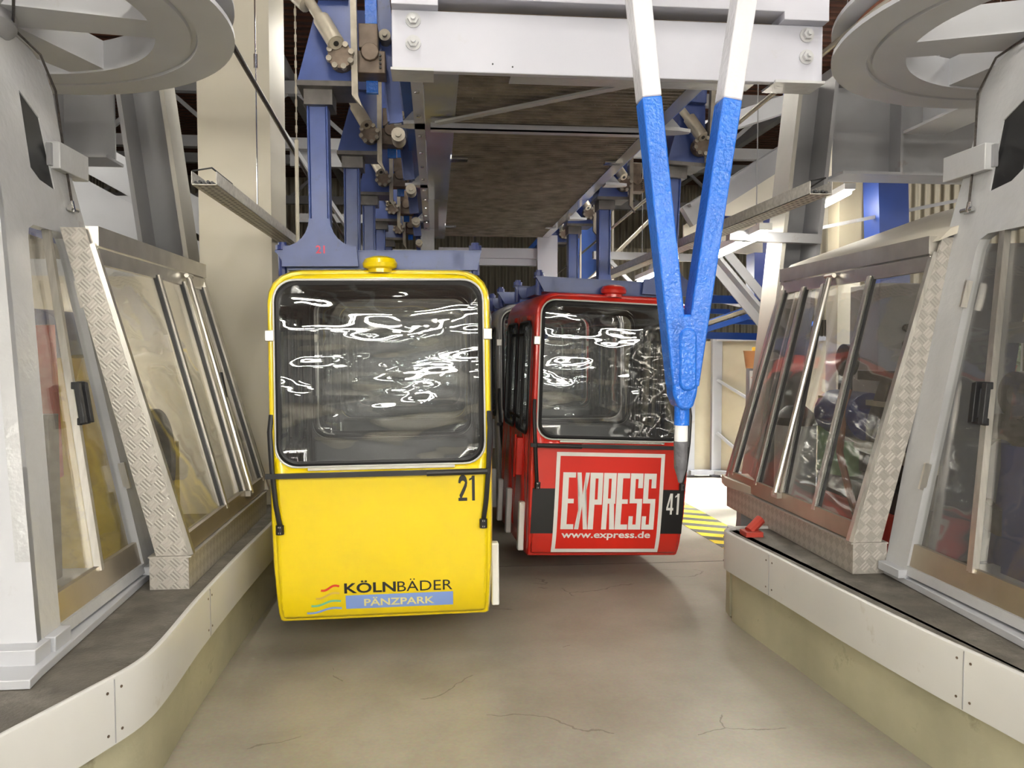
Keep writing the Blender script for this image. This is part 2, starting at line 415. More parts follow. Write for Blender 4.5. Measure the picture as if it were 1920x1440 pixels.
def holed(outer, inner, c=None):
    """matched loops of a plate with a hole, both star shaped about c"""
    if c is None: c = (sum(p[0] for p in inner) / len(inner), sum(p[1] for p in inner) / len(inner))
    an = sorted({round(math.atan2(p[1] - c[1], p[0] - c[0]), 5) for p in list(outer) + list(inner)})
    return [ray_poly(c, a, outer) for a in an], [ray_poly(c, a, inner) for a in an]
def cut(bm, vals, axis=2):
    n = Vector((0, 0, 0)); n[axis] = 1
    for v in vals:
        co = Vector((0, 0, 0)); co[axis] = v
        bmesh.ops.bisect_plane(bm, geom=bm.verts[:] + bm.edges[:] + bm.faces[:], plane_co=co, plane_no=n, dist=1e-5)
def lerp_tab(tab, z):
    if z <= tab[0][0]: return tab[0][1]
    for (a, va), (b, vb) in zip(tab, tab[1:]):
        if z <= b: return va + (vb - va) * (z - a) / (b - a)
    return tab[-1][1]

# ------------------------------------------------------------------ lettering (2D polygons, x right, z up)
def text_bm(s, width=None, height=None, bold=0.0):
    cu = bpy.data.curves.new('lettering', 'FONT'); cu.body = s; cu.offset = bold; cu.resolution_u = 4; cu.fill_mode = 'FRONT'
    o = bpy.data.objects.new('lettering', cu); COL.objects.link(o)
    dg = bpy.context.evaluated_depsgraph_get(); dg.update()
    me = bpy.data.meshes.new_from_object(o.evaluated_get(dg))
    bm = bmesh.new(); bm.from_mesh(me)
    bpy.data.objects.remove(o); bpy.data.curves.remove(cu); bpy.data.meshes.remove(me)
    xs = [v.co.x for v in bm.verts]; ys = [v.co.y for v in bm.verts]
    x0, x1, y0, y1 = min(xs), max(xs), min(ys), max(ys)
    sx = width / (x1 - x0) if width else None; sy = height / (y1 - y0) if height else None
    sx = sx or sy; sy = sy or sx
    for v in bm.verts: v.co = Vector(((v.co.x - x0) * sx, 0, (v.co.y - y0) * sy))
    return bm
def polys_bm(polys):
    bm = bmesh.new()
    for p in polys:
        f = bm.faces.new([bm.verts.new((x, 0, z)) for x, z in p])
    bmesh.ops.triangulate(bm, faces=bm.faces[:])
    return bm
def stroke(pts, wd):
    out = []; k = len(pts); L_ = []; R_ = []
    for i in range(k):
        a = pts[max(i - 1, 0)]; b = pts[min(i + 1, k - 1)]
        dx, dz = b[0] - a[0], b[1] - a[1]; l = math.hypot(dx, dz) or 1
        nx, nz = -dz / l * wd / 2, dx / l * wd / 2
        L_.append((pts[i][0] + nx, pts[i][1] + nz)); R_.append((pts[i][0] - nx, pts[i][1] - nz))
    for i in range(k - 1): out.append([L_[i], L_[i + 1], R_[i + 1], R_[i]])
    return out
def rect(x0, z0, x1, z1): return [(x0, z0), (x1, z0), (x1, z1), (x0, z1)]
def shift(polys, x, z, sx=1, sz=1, sk=0): return [[(x + (a + sk * b) * sx, z + b * sz) for a, b in p] for p in polys]
GL = {
 'E': [rect(0, 0, .46, 1), rect(.46, .91, 1, 1), rect(.46, .46, .92, .54), rect(.46, 0, 1, .09)],
 'X': [[(0, 0), (.34, 0), (.52, .41), (.70, 0), (1.04, 0), (.69, .51), (1.02, 1), (.69, 1), (.52, .61), (.36, 1), (.02, 1), (.34, .51)]],
 'P': [rect(0, 0, .42, 1), rect(.42, .90, 1, 1), rect(.42, .44, 1, .53), rect(.64, .53, 1, .9)],
 'R': [rect(0, 0, .40, 1), rect(.40, .90, 1, 1), rect(.40, .46, 1, .55), rect(.62, .55, 1, .9), [(.52, .46), (.90, .46), (1.04, 0), (.64, 0)]],
 'S': [rect(0, .90, 1, 1), rect(0, .47, .40, .9), rect(.40, .47, 1, .55), rect(.60, 0, 1, .47), rect(0, 0, .6, .09), rect(0, .09, .34, .24), rect(.62, .74, 1, .9)],
}
def arc(cx, cz, rx, rz, a0, a1, n=10): return [(cx + rx * math.cos(R(a0 + (a1 - a0) * i / n)), cz + rz * math.sin(R(a0 + (a1 - a0) * i / n))) for i in range(n + 1)]
DG = {
 '2': stroke(arc(.5, .73, .36, .2, 185, -20, 12) + [(.70, .52), (.20, .13)], .24) + [rect(.02, 0, .96, .13)],
 '1': [rect(.36, 0, .66, 1), [(.06, .80), (.36, .86), (.36, 1), (.30, .93), (.06, .88)]],
 '4': [rect(.56, 0, .84, 1), rect(0, .20, .56, .32), rect(.84, .20, 1, .32), [(0, .32), (.24, .32), (.56, .80), (.56, 1), (.46, 1)]],
}

# ================================================================== the gondola cabins
YF = [(0, .535), (.03, .555), (.08, .575), (.16, .595), (.35, .61), (.75, .62), (1.2, .605), (1.55, .595), (1.66, .585), (1.72, .57), (1.755, .55), (1.78, .50)]
WX = [(0, .52), (.03, .532), (.1, .536), (.3, .545), (.55, .55), (1.62, .55)]
def yf(z):
    return (lerp_tab(YF, max(0, z - .03)) + 2 * lerp_tab(YF, z) + lerp_tab(YF, min(1.78, z + .03))) / 4
SIL = [(.518, 0), (.530, .008), (.534, .05), (.536, .10), (.545, .3), (.55, .55), (.55, 1.0), (.55, 1.3), (.55, 1.62), (.543, 1.67), (.522, 1.715), (.488, 1.75), (.445, 1.772), (.40, 1.78), (.2, 1.782), (0, 1.783)]
SIL_ALL = SIL + [(-x, z) for x, z in SIL[-2::-1]]          # anticlockwise from bottom right to bottom left
ZCUT = [.02, .04, .06, .08, .1, .13, .16, .2, .25, .3, .35, .42, .5, .6, .7, .75, .85, .95, 1.2, 1.4, 1.55, 1.62, 1.66, 1.69, 1.72, 1.74, 1.755, 1.77]
WIN = rrect(-.512, .512, .805, 1.722, .10, 7)
def inset(p, d): return (p[0] * (1 - d / .55), .89 + (p[1] - .89) * (1 - d / .89))
def wx(z): return lerp_tab(WX, z)

def make_cabin(root, paintmat, box_mat, knob_mat, mir=1, strips=(1,)):
    """all parts in the cabin's own coordinates: x right, y away, z up from the cabin bottom"""
    C0 = (0, 0, .9)
    # skin: roof, floor pan, corner strips, rounded front and back rims
    b = MB(); n = len(SIL_ALL)
    for sgn in (-1, 1):
        for i in range(n):
            p, q = SIL_ALL[i], SIL_ALL[(i + 1) % n]
            def P(s_, e, dep):
                x, z = inset(s_, e); return (x, sgn * (yf(s_[1]) - dep), z)
            b.face([P(p, 0, .03), P(q, 0, .03), P(q, .008, .010), P(p, .008, .010)])
            b.face([P(p, .008, .010), P(q, .008, .010), P(q, .025, 0), P(p, .025, 0)])
    for i in range(n):
        p, q = SIL_ALL[i], SIL_ALL[(i + 1) % n]
        side = abs(p[0]) > .53 and abs(q[0]) > .53 and .09 < min(p[1], q[1]) and max(p[1], q[1]) < 1.63
        if side:
            for sgn in (-1, 1):
                b.face([(p[0], sgn * (yf(p[1]) - .03), p[1]), (q[0], sgn * (yf(q[1]) - .03), q[1]), (q[0], sgn * .52, q[1]), (p[0], sgn * .52, p[1])])
        else:
            b.face([(p[0], -(yf(p[1]) - .03), p[1]), (q[0], -(yf(q[1]) - .03), q[1]), (q[0], yf(q[1]) - .03, q[1]), (p[0], yf(p[1]) - .03, p[1])])
    bmesh.ops.remove_doubles(b.bm, verts=b.bm.verts, dist=1e-4)
    b.build('body_shell', [paintmat, 'lining'], root, orient=C0, solid=(.018, 1))
    # end panels with their windows
    for sgn, nm in ((-1, 'front'), (1, 'rear')):
        o, i_ = holed([inset(p, .025) for p in SIL_ALL], WIN, (0, 1.26))
        b = MB(); k = len(o)
        for j in range(k):
            jj = (j + 1) % k; b.face([(o[j][0], 0, o[j][1]), (o[jj][0], 0, o[jj][1]), (i_[jj][0], 0, i_[jj][1]), (i_[j][0], 0, i_[j][1])])
        bmesh.ops.remove_doubles(b.bm, verts=b.bm.verts, dist=1e-4)
        cut(b.bm, ZCUT); cut(b.bm, [-.5, -.4, -.3, -.2, -.1, 0, .1, .2, .3, .4, .5], 0)
        for v in b.bm.verts: v.co.y = sgn * yf(v.co.z + (.0 if v.co.z < 1.5 else .004))
        ep = b.build(nm + '_panel', [paintmat, 'lining'], root, orient=C0, solid=(.018, 1))
        wg = MB(); f = wg.face([(x, 0, z) for x, z in WIN]); bmesh.ops.triangulate(wg.bm, faces=[f]); cut(wg.bm, [.9, 1.0, 1.1, 1.2, 1.3, 1.4, 1.5, 1.58, 1.66, 1.7]); cut(wg.bm, [-.35, -.2, 0, .2, .35], 0)
        for v in wg.bm.verts: v.co.y = sgn * (yf(v.co.z) - .006 + .012 * max(0, 1 - (v.co.x / .512) ** 2))
        wp = wg.build('window_pane', 'cglass', ep, orient=C0, solid=(.004,), sharp=60)
        rg = MB(); rg.path([(x * .974, sgn * (yf(z) + .003), 1.2635 + (z - 1.2635) * .97) for x, z in WIN], .013, 6, True); rg.build('window_gasket', 'rubber', ep)
        ch = MB(); ch.path([(x * 1.004, sgn * (yf(z) + .004), 1.2635 + (z - 1.2635) * 1.006) for x, z in WIN], .0055, 6, True)
        ch.build('window_trim', 'trim', ep)
        st = MB(); st.box((0, sgn * .631, .792), (.72, .008, .014)); st.build('sill_strip', 'chrome', ep)
    # doors, two leaves a side
    for sx in (-1, 1):
        for (ya, yb) in ((-.52, -.004), (.004, .52)):
            outer = [(ya, .10), (yb, .10), (yb, 1.62), (ya, 1.62)]; inner = rrect(ya + .045, yb - .045, .82, 1.575, .07, 5)
            o, i_ = holed(outer, inner); k = len(o); b = MB()
            for j in range(k):
                jj = (j + 1) % k; b.face([(0, o[j][0], o[j][1]), (0, o[jj][0], o[jj][1]), (0, i_[jj][0], i_[jj][1]), (0, i_[j][0], i_[j][1])])
            cut(b.bm, [.2, .3, .55, .8, 1.2])
            for v in b.bm.verts: v.co.x = sx * (wx(v.co.z) + .001)
            d = b.build('door', [paintmat, 'lining'], root, orient=C0, solid=(.018, 1))
            g = MB(); f = g.face([(sx * .549, y, z) for y, z in inner]); g.build('door_window', 'sglass', d, orient=C0, solid=(.004,))
            g = MB(); g.path([(sx * .553, y, z) for y, z in inner], .012, 6, True); g.build('window_gasket', 'rubber', d)
    for sx in (-1, 1):
        b = MB()
        for yy in (-.30, -.26, .24, .28): b.tube((sx * .562, yy, .86), (sx * .562, yy, 1.52), .008, 8)
        for zz in (.9, 1.48): b.b2((sx * .554, -.31, zz), (sx * .566, .29, zz + .02))
        b.build('window_guard_bars', 'rubber', root)
        for yy in ((-.47, .05, .47) if sx in strips else ()):
            b = MB(); b.b2((sx * .548, yy - .03, .03), (sx * .588, yy + .03, .36)); b.build('rubbing_strip', 'white', root, bevel=.008)
        if mir > 0: continue
        b = MB(); b.b2((sx * .55, -.36, .52), (sx * .60, -.26, .78)); b.b2((sx * .592, -.318, .50), (sx * .608, -.302, .80)); b.build('door_actuator', box_mat, root, bevel=.008)
    # clips, ski rack bars and hinges on the front
    for sx in (-1, 1):
        b = MB(); b.box((sx * .535, -.592, 1.45), (.045, .03, .055)); b.build('window_clip', 'alu', root, bevel=.004)
        b = MB()
        pts = [(sx * .535, -.60, 1.06), (sx * .54, -.625, .98), (sx * .53, -.645, .80), (sx * .515, -.645, .62), (sx * .50, -.622, .50)]
        b.path(pts, .013, 8); b.tube((sx * .50, -.636, .52), (sx * .50, -.636, .475), .02, 10)
        o = b.build('rack_side_bar', 'rubber', root)
        b = MB()
        for zz in (.513, .485): b.tube((sx * .50, -.655, zz), (sx * .50, -.640, zz), .006, 8)
        b.build('bolt', 'chrome', o)
    b = MB(); b.bar((-.56, -.652, .765), (.53, -.652, .765), .024, .024); b.tube((mir * .22, -.668, .762), (mir * .52, -.668, .765), .014, 8); b.build('rack_cross_bar', 'rubber', root)
    b = MB(); b.lathe([(0, 1.850), (.045, 1.847), (.075, 1.835), (.088, 1.812), (.084, 1.792), (.06, 1.784), (.06, 1.765), (0, 1.765)], (0, -.49, 0), 24); b.build('roof_vent', knob_mat, root)
    # benches and floor
    b = MB(); b.b2((-.50, -.50, .06), (.50, .50, .08)); b.build('cabin_floor', 'liner', root)
    for sgn in (-1, 1):
        b = MB(); b.b2((-.49, sgn * .56, .38), (.49, sgn * .20, .43)); b.b2((-.49, sgn * .575, .43), (.49, sgn * .53, .80)); b.build('bench', 'liner', root, bevel=.015)

def make_hanger(root, mx, s, inner_gear=True, number=False):
    """s=+1: mast on the left of the cabin; mx is the mast's x"""
    b = MB()
    for yy in (-.43, .43):
        b.prism([(-.47, yy, 1.79), (.50, yy, 1.79), (.52, yy, 1.885), (-.53, yy, 1.885)], (0, .02, 0)); b.b2((-.53, yy, 1.875), (.52, yy + .07, 1.887)); b.b2((-.47, yy, 1.785), (.5, yy + .07, 1.795))
    for xx in (-.40, .40): b.b2((xx - .03, -.43, 1.80), (xx + .03, .45, 1.87))
    rf = b.build('roof_frame', 'blue', root)
    for xx in (-.50, .49):
        for yy in (-.39, .45):
            b = MB(); b.tube((xx, yy, 1.76), (xx, yy, 1.93), .022, 10); b.tube((xx, yy, 1.89), (xx, yy, 1.915), .034, 10); b.build('shock_mount', 'navy', rf)
    b = MB()
    b.b2((mx - .042, -.46, 1.90), (mx + .042, -.37, 2.66))
    b.b2((mx - .052, -.47, 1.9), (mx - .042, -.36, 2.66)); b.b2((mx + .042, -.47, 1.9), (mx + .052, -.36, 2.66))
    b.build('mast', 'blue', root, bevel=.004)
    b = MB()
    g = []
    for a in range(0, 91, 15): g.append((mx + .052 + .13 * (1 - math.sin(R(a))), 1.90 + .14 * (1 - math.cos(R(a)))))
    right = g; left = [(2 * mx - x, z) for x, z in g][::-1]
    poly = [(mx + .19, 1.80)] + right + left + [(mx - .19, 1.80)]
    b.prism([(x, -.475, z) for x, z in poly], (0, .02, 0))
    gp = b.build('mast_foot_plate', 'blue', root)
    if number:
        t = MB(); t.bm.free(); t.bm = text_bm('21', width=.045, height=.04, bold=.02)
        for v in t.bm.verts: v.co += Vector((mx - .02, -.4765, 1.865))
        t.build('chalk_number', 'pinkpaint', gp, recalc=False)
    # grip housing and lever gear above the mast
    X = lambda x: mx + s * x
    b = MB()
    base = [(X(-.08), -.55, 2.70), (X(.18), -.55, 2.70), (X(.18), -.28, 2.70), (X(-.08), -.28, 2.70)]
    top = [(X(.07), -.50, 3.28), (X(.18), -.50, 3.28), (X(.18), -.33, 3.28), (X(.07), -.33, 3.28)]
    for i in range(4): b.face([base[i], base[(i + 1) % 4], top[(i + 1) % 4], top[i]])
    b.face(base[::-1]); b.face(top)
    b.b2((X(.02), -.56, 3.1), (X(.17), -.3, 3.62))
    b.build('grip_housing', 'blue', root, bevel=.004)
    b = MB(); b.b2((X(-.085), -.555, 2.675), (X(.19), -.28, 2.70)); b.b2((X(-.06), -.50, 2.60), (X(.08), -.32, 2.68)); b.build('housing_flange', 'oily', root)
    b = MB(); b.tube((X(-.11), -.42, 3.26), (X(.10), -.62, 2.88), .026, 12); b.tube((X(.045), -.575, 2.985), (X(.118), -.64, 2.85), .042, 14)
    b.tube((X(.112), -.636, 2.862), (X(.120), -.65, 2.845), .032, 14); lv = b.build('grip_lever', 'rod', root)
    b = MB(); b.tube((X(.1198), -.6495, 2.8455), (X(.1215), -.6525, 2.842), .013, 12); b.build('pin_hole', 'black', lv)
    b = MB(); b.tube((X(-.17), -.36, 3.24), (X(-.04), -.5, 3.08), .034, 12); b.build('damper', 'rod', root)
    b = MB(); b.tube((X(.135), -.62, 2.80), (X(.135), -.54, 2.80), .06, 16)
    hb = b.build('bolt_hub', 'brown', root)
    b = MB()
    for i in range(8):
        a = 2 * PI * i / 8 + .3; b.tube((X(.135) + .056 * math.cos(a), -.634, 2.80 + .056 * math.sin(a)), (X(.135) + .056 * math.cos(a), -.60, 2.80 + .056 * math.sin(a)), .014, 8)
    b.build('bolt_ring', 'roller', hb)
    b = MB(); b.b2((X(.185), -.60, 2.62), (X(.215), -.56, 3.35)); b.prism([(X(.185), -.6, 2.62), (X(.215), -.6, 2.62), (X(.235), -.6, 2.56)], (0, .04, 0)); b.build('clamp_bar', 'roller', root)
    b = MB(); b.b2((X(.20), -.50, 2.76), (X(.345), -.36, 2.87)); b.tube((X(.27), -.52, 2.86), (X(.27), -.34, 2.86), .045, 12); b.b2((X(.215), -.51, 2.88), (X(.31), -.36, 3.0))
    gj = b.build('grip_jaw', 'brown', root, bevel=.004)
    b = MB()
    for i in range(4): b.tube((X(.32), -.515, 2.785 + .02 * i), (X(.32), -.498, 2.785 + .02 * i), .006, 8)
    b.build('bolt', 'black', gj)
    if not inner_gear: return
    b = MB(); b.b2((X(.24), -.38, 2.70), (X(.30), -.35, 3.20)); b.build('bright_side_plate', 'bright', root)
    b = MB()
    b.bar((X(.285), -.33, 3.62), (X(.385), -.33, 2.56), .075, .012, (0, 1, 0)); b.bar((X(.25), -.33, 3.62), (X(.35), -.33, 2.56), .01, .06, (0, 1, 0)); b.bar((X(.32), -.33, 3.62), (X(.42), -.33, 2.56), .01, .06, (0, 1, 0))
    b.build('slanted_arm', 'blue', root)
    for rx_, rz_, rr_ in ((.40, 2.48, .036), (.34, 2.98, .03)):
        b = MB(); b.tube((X(rx_), -.42, rz_), (X(rx_), -.28, rz_), rr_, 14); b.tube((X(rx_), -.44, rz_), (X(rx_), -.40, rz_), rr_ * .45, 10); b.build('guide_roller', 'roller', root)

def decal(root, name, mat, bm2, x, z, off=.0022, label=None):
    b = MB(); b.bm.free(); b.bm = bm2
    for v in bm2.verts: v.co += Vector((x, 0, z))
    cut(bm2, ZCUT[:16])
    for v in bm2.verts: v.co.y = -(yf(v.co.z) + off)
    bm2.normal_update()
    for f in bm2.faces:
        if f.normal.y > 0: f.normal_flip()
    return b.build(name, mat, root, label=label, recalc=False)

PLACED = []
def new_gondola(label, group):
    return thing('gondola', label, 'cable car', (0, 0, 0), group)

# --- yellow cabin 21
G_L = 'gondolas queued on the left track'; G_R = 'gondolas queued on the right track'
yel = new_gondola('yellow cable car cabin number 21 with KÖLNBÄDER lettering, hanging over the concrete floor', G_L)
make_cabin(yel, 'yellow', 'yellow', 'yellow')
make_hanger(yel, -.30, 1, number=True)
yel_parts = list(yel.children)
K = 4 / 1500.
lx = lambda px: (px - 718) * K
lz = lambda py: (1170 - py) * K
def num(ch, x, z, wd, h, sk=0):
    P = []; 
    for i, c in enumerate(ch): P += shift(DG[c], x + i * wd * 1.12, z, wd, h, sk)
    return polys_bm(P)
decal_y = [
 decal(yel, 'cabin_number', 'black', num('21', lx(859), lz(941), .047, .127), 0, 0, label='black number 21'),
 decal(yel, 'logo_lettering', 'black', text_bm('KÖLN', width=(739 - 643) * K, height=.066, bold=.024), lx(643), lz(1112), label='bold black lettering KÖLN'),
 decal(yel, 'logo_lettering', 'black', text_bm('BÄDER', width=(846 - 742) * K, height=.066), lx(742), lz(1112), label='thin black lettering BÄDER'),
 decal(yel, 'logo_box', 'lightblue', polys_bm([rect(lx(645), lz(1144), lx(847), lz(1116))]), 0, 0, .0018, label='light blue bar'),
 decal(yel, 'logo_box_lettering', 'logoyellow', text_bm('PÄNZPARK', width=(812 - 680) * K, height=.048, bold=.02), lx(679), lz(1139), .003, label='pale lettering PÄNZPARK'),
]
def wave(px0, py0, px1, py1, wd):
    pts = []
    for i in range(13):
        t = i / 12; pts.append((lx(px0) + (lx(px1) - lx(px0)) * t, lz(py0) + (lz(py1) - lz(py0)) * t + .007 * math.sin((t * 1.0 + .55) * 2 * PI)))
    return stroke(pts, wd)
for nm, mt, a in (('red', 'logored', (600, 1103, 634, 1096)), ('tan', 'logotan', (590, 1119, 634, 1110)), ('green', 'logogreen', (581, 1134, 636, 1126)), ('blue', 'lightblue', (572, 1149, 637, 1141))):
    decal(yel, 'logo_wave', mt, polys_bm(wave(*a, .011)), 0, 0, label=nm + ' wave stroke')

# --- red cabin 41 (mirror of the hanger)
red = new_gondola('red cabin number 41 with white framed EXPRESS sign, behind the blue and white fork', G_R)
make_cabin(red, 'red', 'red', 'red', -1, (-1,))
make_hanger(red, .40, 1, False)
red_parts = list(red.children)
KR = 5.25 / 1500.
rx = lambda px: (px - 1129) * KR
rz = lambda py: (1050 - py) * KR
decal(red, 'black_band', 'black', polys_bm([rect(-.527, .17, .527, .475)]), 0, 0, .0015, label='black stripe round the cabin')
fr = []
X0, X1, Z0, Z1, t_ = -.375, .375, .035, .72, .026
fr = [rect(X0, Z0, X1, Z0 + t_), rect(X0, Z1 - t_, X1, Z1), rect(X0, Z0 + t_, X0 + t_, Z1 - t_), rect(X1 - t_, Z0 + t_, X1, Z1 - t_)]
decal(red, 'sign_panel', 'signred', polys_bm([rect(X0, Z0, X1, Z1)]), 0, 0, .0026)
decal(red, 'sign_frame', 'white', polys_bm(fr), 0, 0, .0038, label='white square border')
P = []
for i, c in enumerate('EXPRESS'):
    P += shift(GL[c], -.325 + i * .0935, .20, .0875, .385)
decal(red, 'sign_lettering', 'white', polys_bm(P), 0, 0, .0042, label='tall white lettering EXPRESS')
decal(red, 'web_address', 'white', text_bm('www.express.de', width=.62, height=.062, bold=.022), -.315, .125, .0042, label='small white web address')
decal(red, 'cabin_number', 'white', num('41', .405, .305, .05, .145), 0, 0, .0026, label='white number 41')
for o in red.children:
    if o.name.startswith('black_band'): pass

PAINTS = {'yellow_lacquer', 'red_lacquer', 'white_decal_x'}
def copy_gondola(parts, label, group, matname, loc, rz_=0, boxmat=None):
    r = new_gondola(label, group)
    for ch in parts:
        c = ch.copy(); COL.objects.link(c); c.parent = r
        for sl in c.material_slots:
            if sl.material.name in PAINTS: sl.link = 'OBJECT'; sl.material = M[matname]
        for g in ch.children:
            if g.name.startswith('chalk'): continue
            d = g.copy(); COL.objects.link(d); d.parent = c
    r.location = loc; r.rotation_euler = (0, 0, R(rz_))
    return r
# fix materials (object-linked slots need a copied value for the others too)
yel.location = (-.26, 4.62, .212); yel.rotation_euler = (0, R(-.6), R(.4))
red.location = (1.10, 5.85, .175); red.rotation_euler = (0, R(2.4), R(4.0))
CARL = [('white_car', 'grey cabin behind yellow cabin 21, its hanger the second mast from the front'),
        ('yellow', 'plain yellow cabin third in the left queue, its hanger the third mast from the front'),
        ('red', 'red cabin fourth in the left queue, its small hanger the fourth mast from the front'),
        ('yellow', 'plain yellow cabin fifth and last in the left queue, tiny hanger mast beside the walkway')]
for i, (m_, lb) in enumerate(CARL):
    copy_gondola(yel_parts, lb, G_L, m_, (-.26, 4.62 + 1.42 * (i + 1), .212))
CARR = [('white_car', 'grey cabin directly behind the red cabin 41, its black window bars showing at the left'),
        ('red', 'plain red cabin third in the right queue, two behind the red cabin 41'),
        ('green_car', 'green cabin fourth and last in the right queue, three behind the red cabin')]
for i, (m_, lb) in enumerate(CARR):
    copy_gondola(red_parts, lb, G_R, m_, (1.08 - .015 * (i + 1), 5.85 + 1.50 * (i + 1), .19), 1.0)

# ================================================================== the hall
def slab(name, a, b, mat):
    o = MB().b2(a, b).build(name, mat); return struct(o)
slab('floor', (-7, -10, -.2), (9, 18, 0), 'floor')
b = MB(); b.b2((-7, -10, 5.3), (9, 18, 5.5)); struct(b.build('ceiling', 'wood'))
slab('wall_left', (-7.2, -10, 0), (-7, 18, 5.3), 'corrY')
b = MB(); b.b2((9, -10, 0), (9.2, 11.5, 5.3)); b.b2((9, 16.6, 0), (9.2, 18, 5.3)); b.b2((9, 11.5, 0), (9.2, 16.6, .5)); b.b2((9, 11.5, 3.6), (9.2, 16.6, 5.3)); struct(b.build('wall_right', 'corrY'))
b = MB()
for y_ in (11.5, 12.75, 14.0, 15.3, 16.55): b.b2((9.02, y_, .5), (9.1, y_ + .07, 3.6))
b.b2((9.02, 11.5, .5), (9.1, 16.6, .57)); b.b2((9.02, 11.5, 3.53), (9.1, 16.6, 3.6)); w1 = struct(b.build('window_1', 'trim'))
b = MB(); b.b2((9.05, 11.5, .55), (9.056, 16.6, 3.55)); b.build('window_pane', 'sglass', w1)
slab('outside_ground', (9.2, 6, -.2), (16, 22, 0), 'floor')
b = MB()
rnd = random.Random(3)
for i in range(2600):
    y_ = rnd.uniform(10, 20); z_ = rnd.uniform(0, 3.6); x_ = 11.6 + .35 * math.sin(y_ * 2.1) + .3 * math.sin(z_ * 2.4 + y_) + rnd.uniform(-.25, .25)
    a_ = rnd.uniform(0, PI); c_ = rnd.uniform(-1, 1); q_ = .09
    u = Vector((math.cos(a_) * .4, math.sin(a_), c_)).normalized() * q_; v_ = u.cross(Vector((rnd.uniform(-1, 1), .3, rnd.uniform(-1, 1)))).normalized() * q_ * .7
    p_ = Vector((x_, y_, z_)); b.face([p_ - u, p_ - v_, p_ + u, p_ + v_], 0 if rnd.random() < (.35 + .4 * (z_ > 2.1)) else 1)
b.b2((11.8, 10, 0), (12.6, 20, 3.4), 1)
tag(b.build('hedge', ['leafred', 'pale_green'], loc=(12, 15, 0), recalc=False), 'red and green autumn hedge outside the window, seen through the right housing panes', 'hedge')
slab('wall_back', (-7, 18, 0), (9, 18.2, 5.3), 'corr')
slab('wall_front', (-7, -10.2, 0), (9, -10, 5.3), 'steel')
b = MB(); b.b2((-1.0, 5.747, .0005), (2.6, 5.753, .0012)); struct(b.build('trim_1', 'oily'))

def rim_path(sd):
    if sd == 'L':
        return [(-2.6, .2), (-1.62, .5), (-1.34, 1.0), (-1.27, 1.6), (-1.235, 2.05), (-1.20, 2.24), (-1.14, 2.40), (-1.07, 2.58), (-1.00, 2.78), (-.985, 3.0), (-1.0, 3.5), (-1.0, 4.2), (-.985, 5.0), (-.98, 6.0), (-.98, 9.0)]
    return [(2.6, .2), (2.2, .6), (2.07, 1.2), (1.97, 1.8), (1.90, 2.38), (1.835, 2.78), (1.775, 3.3), (1.735, 3.8), (1.70, 4.15), (1.675, 4.42), (1.69, 4.52), (1.76, 4.58), (2.0, 4.60), (4.5, 4.6)]
def smooth_path(p, n=5):
    out = []
    for i in range(len(p) - 1):
        p0, p1, p2, p3 = p[max(i - 1, 0)], p[i], p[i + 1], p[min(i + 2, len(p) - 1)]
        for k in range(n):
            t = k / n
            out.append(tuple(.5 * (2 * p1[j] + (p2[j] - p0[j]) * t + (2 * p0[j] - 5 * p1[j] + 4 * p2[j] - p3[j]) * t * t + (3 * p1[j] - p0[j] - 3 * p2[j] + p3[j]) * t ** 3) for j in (0, 1)))
    out.append(p[-1]); return out
def offset_path(p, d):
    out = []
    for i in range(len(p)):
        a = p[max(i - 1, 0)]; b = p[min(i + 1, len(p) - 1)]; dx, dy = b[0] - a[0], b[1] - a[1]; l = math.hypot(dx, dy)
        out.append((p[i][0] - dy / l * d, p[i][1] + dx / l * d))
    return out
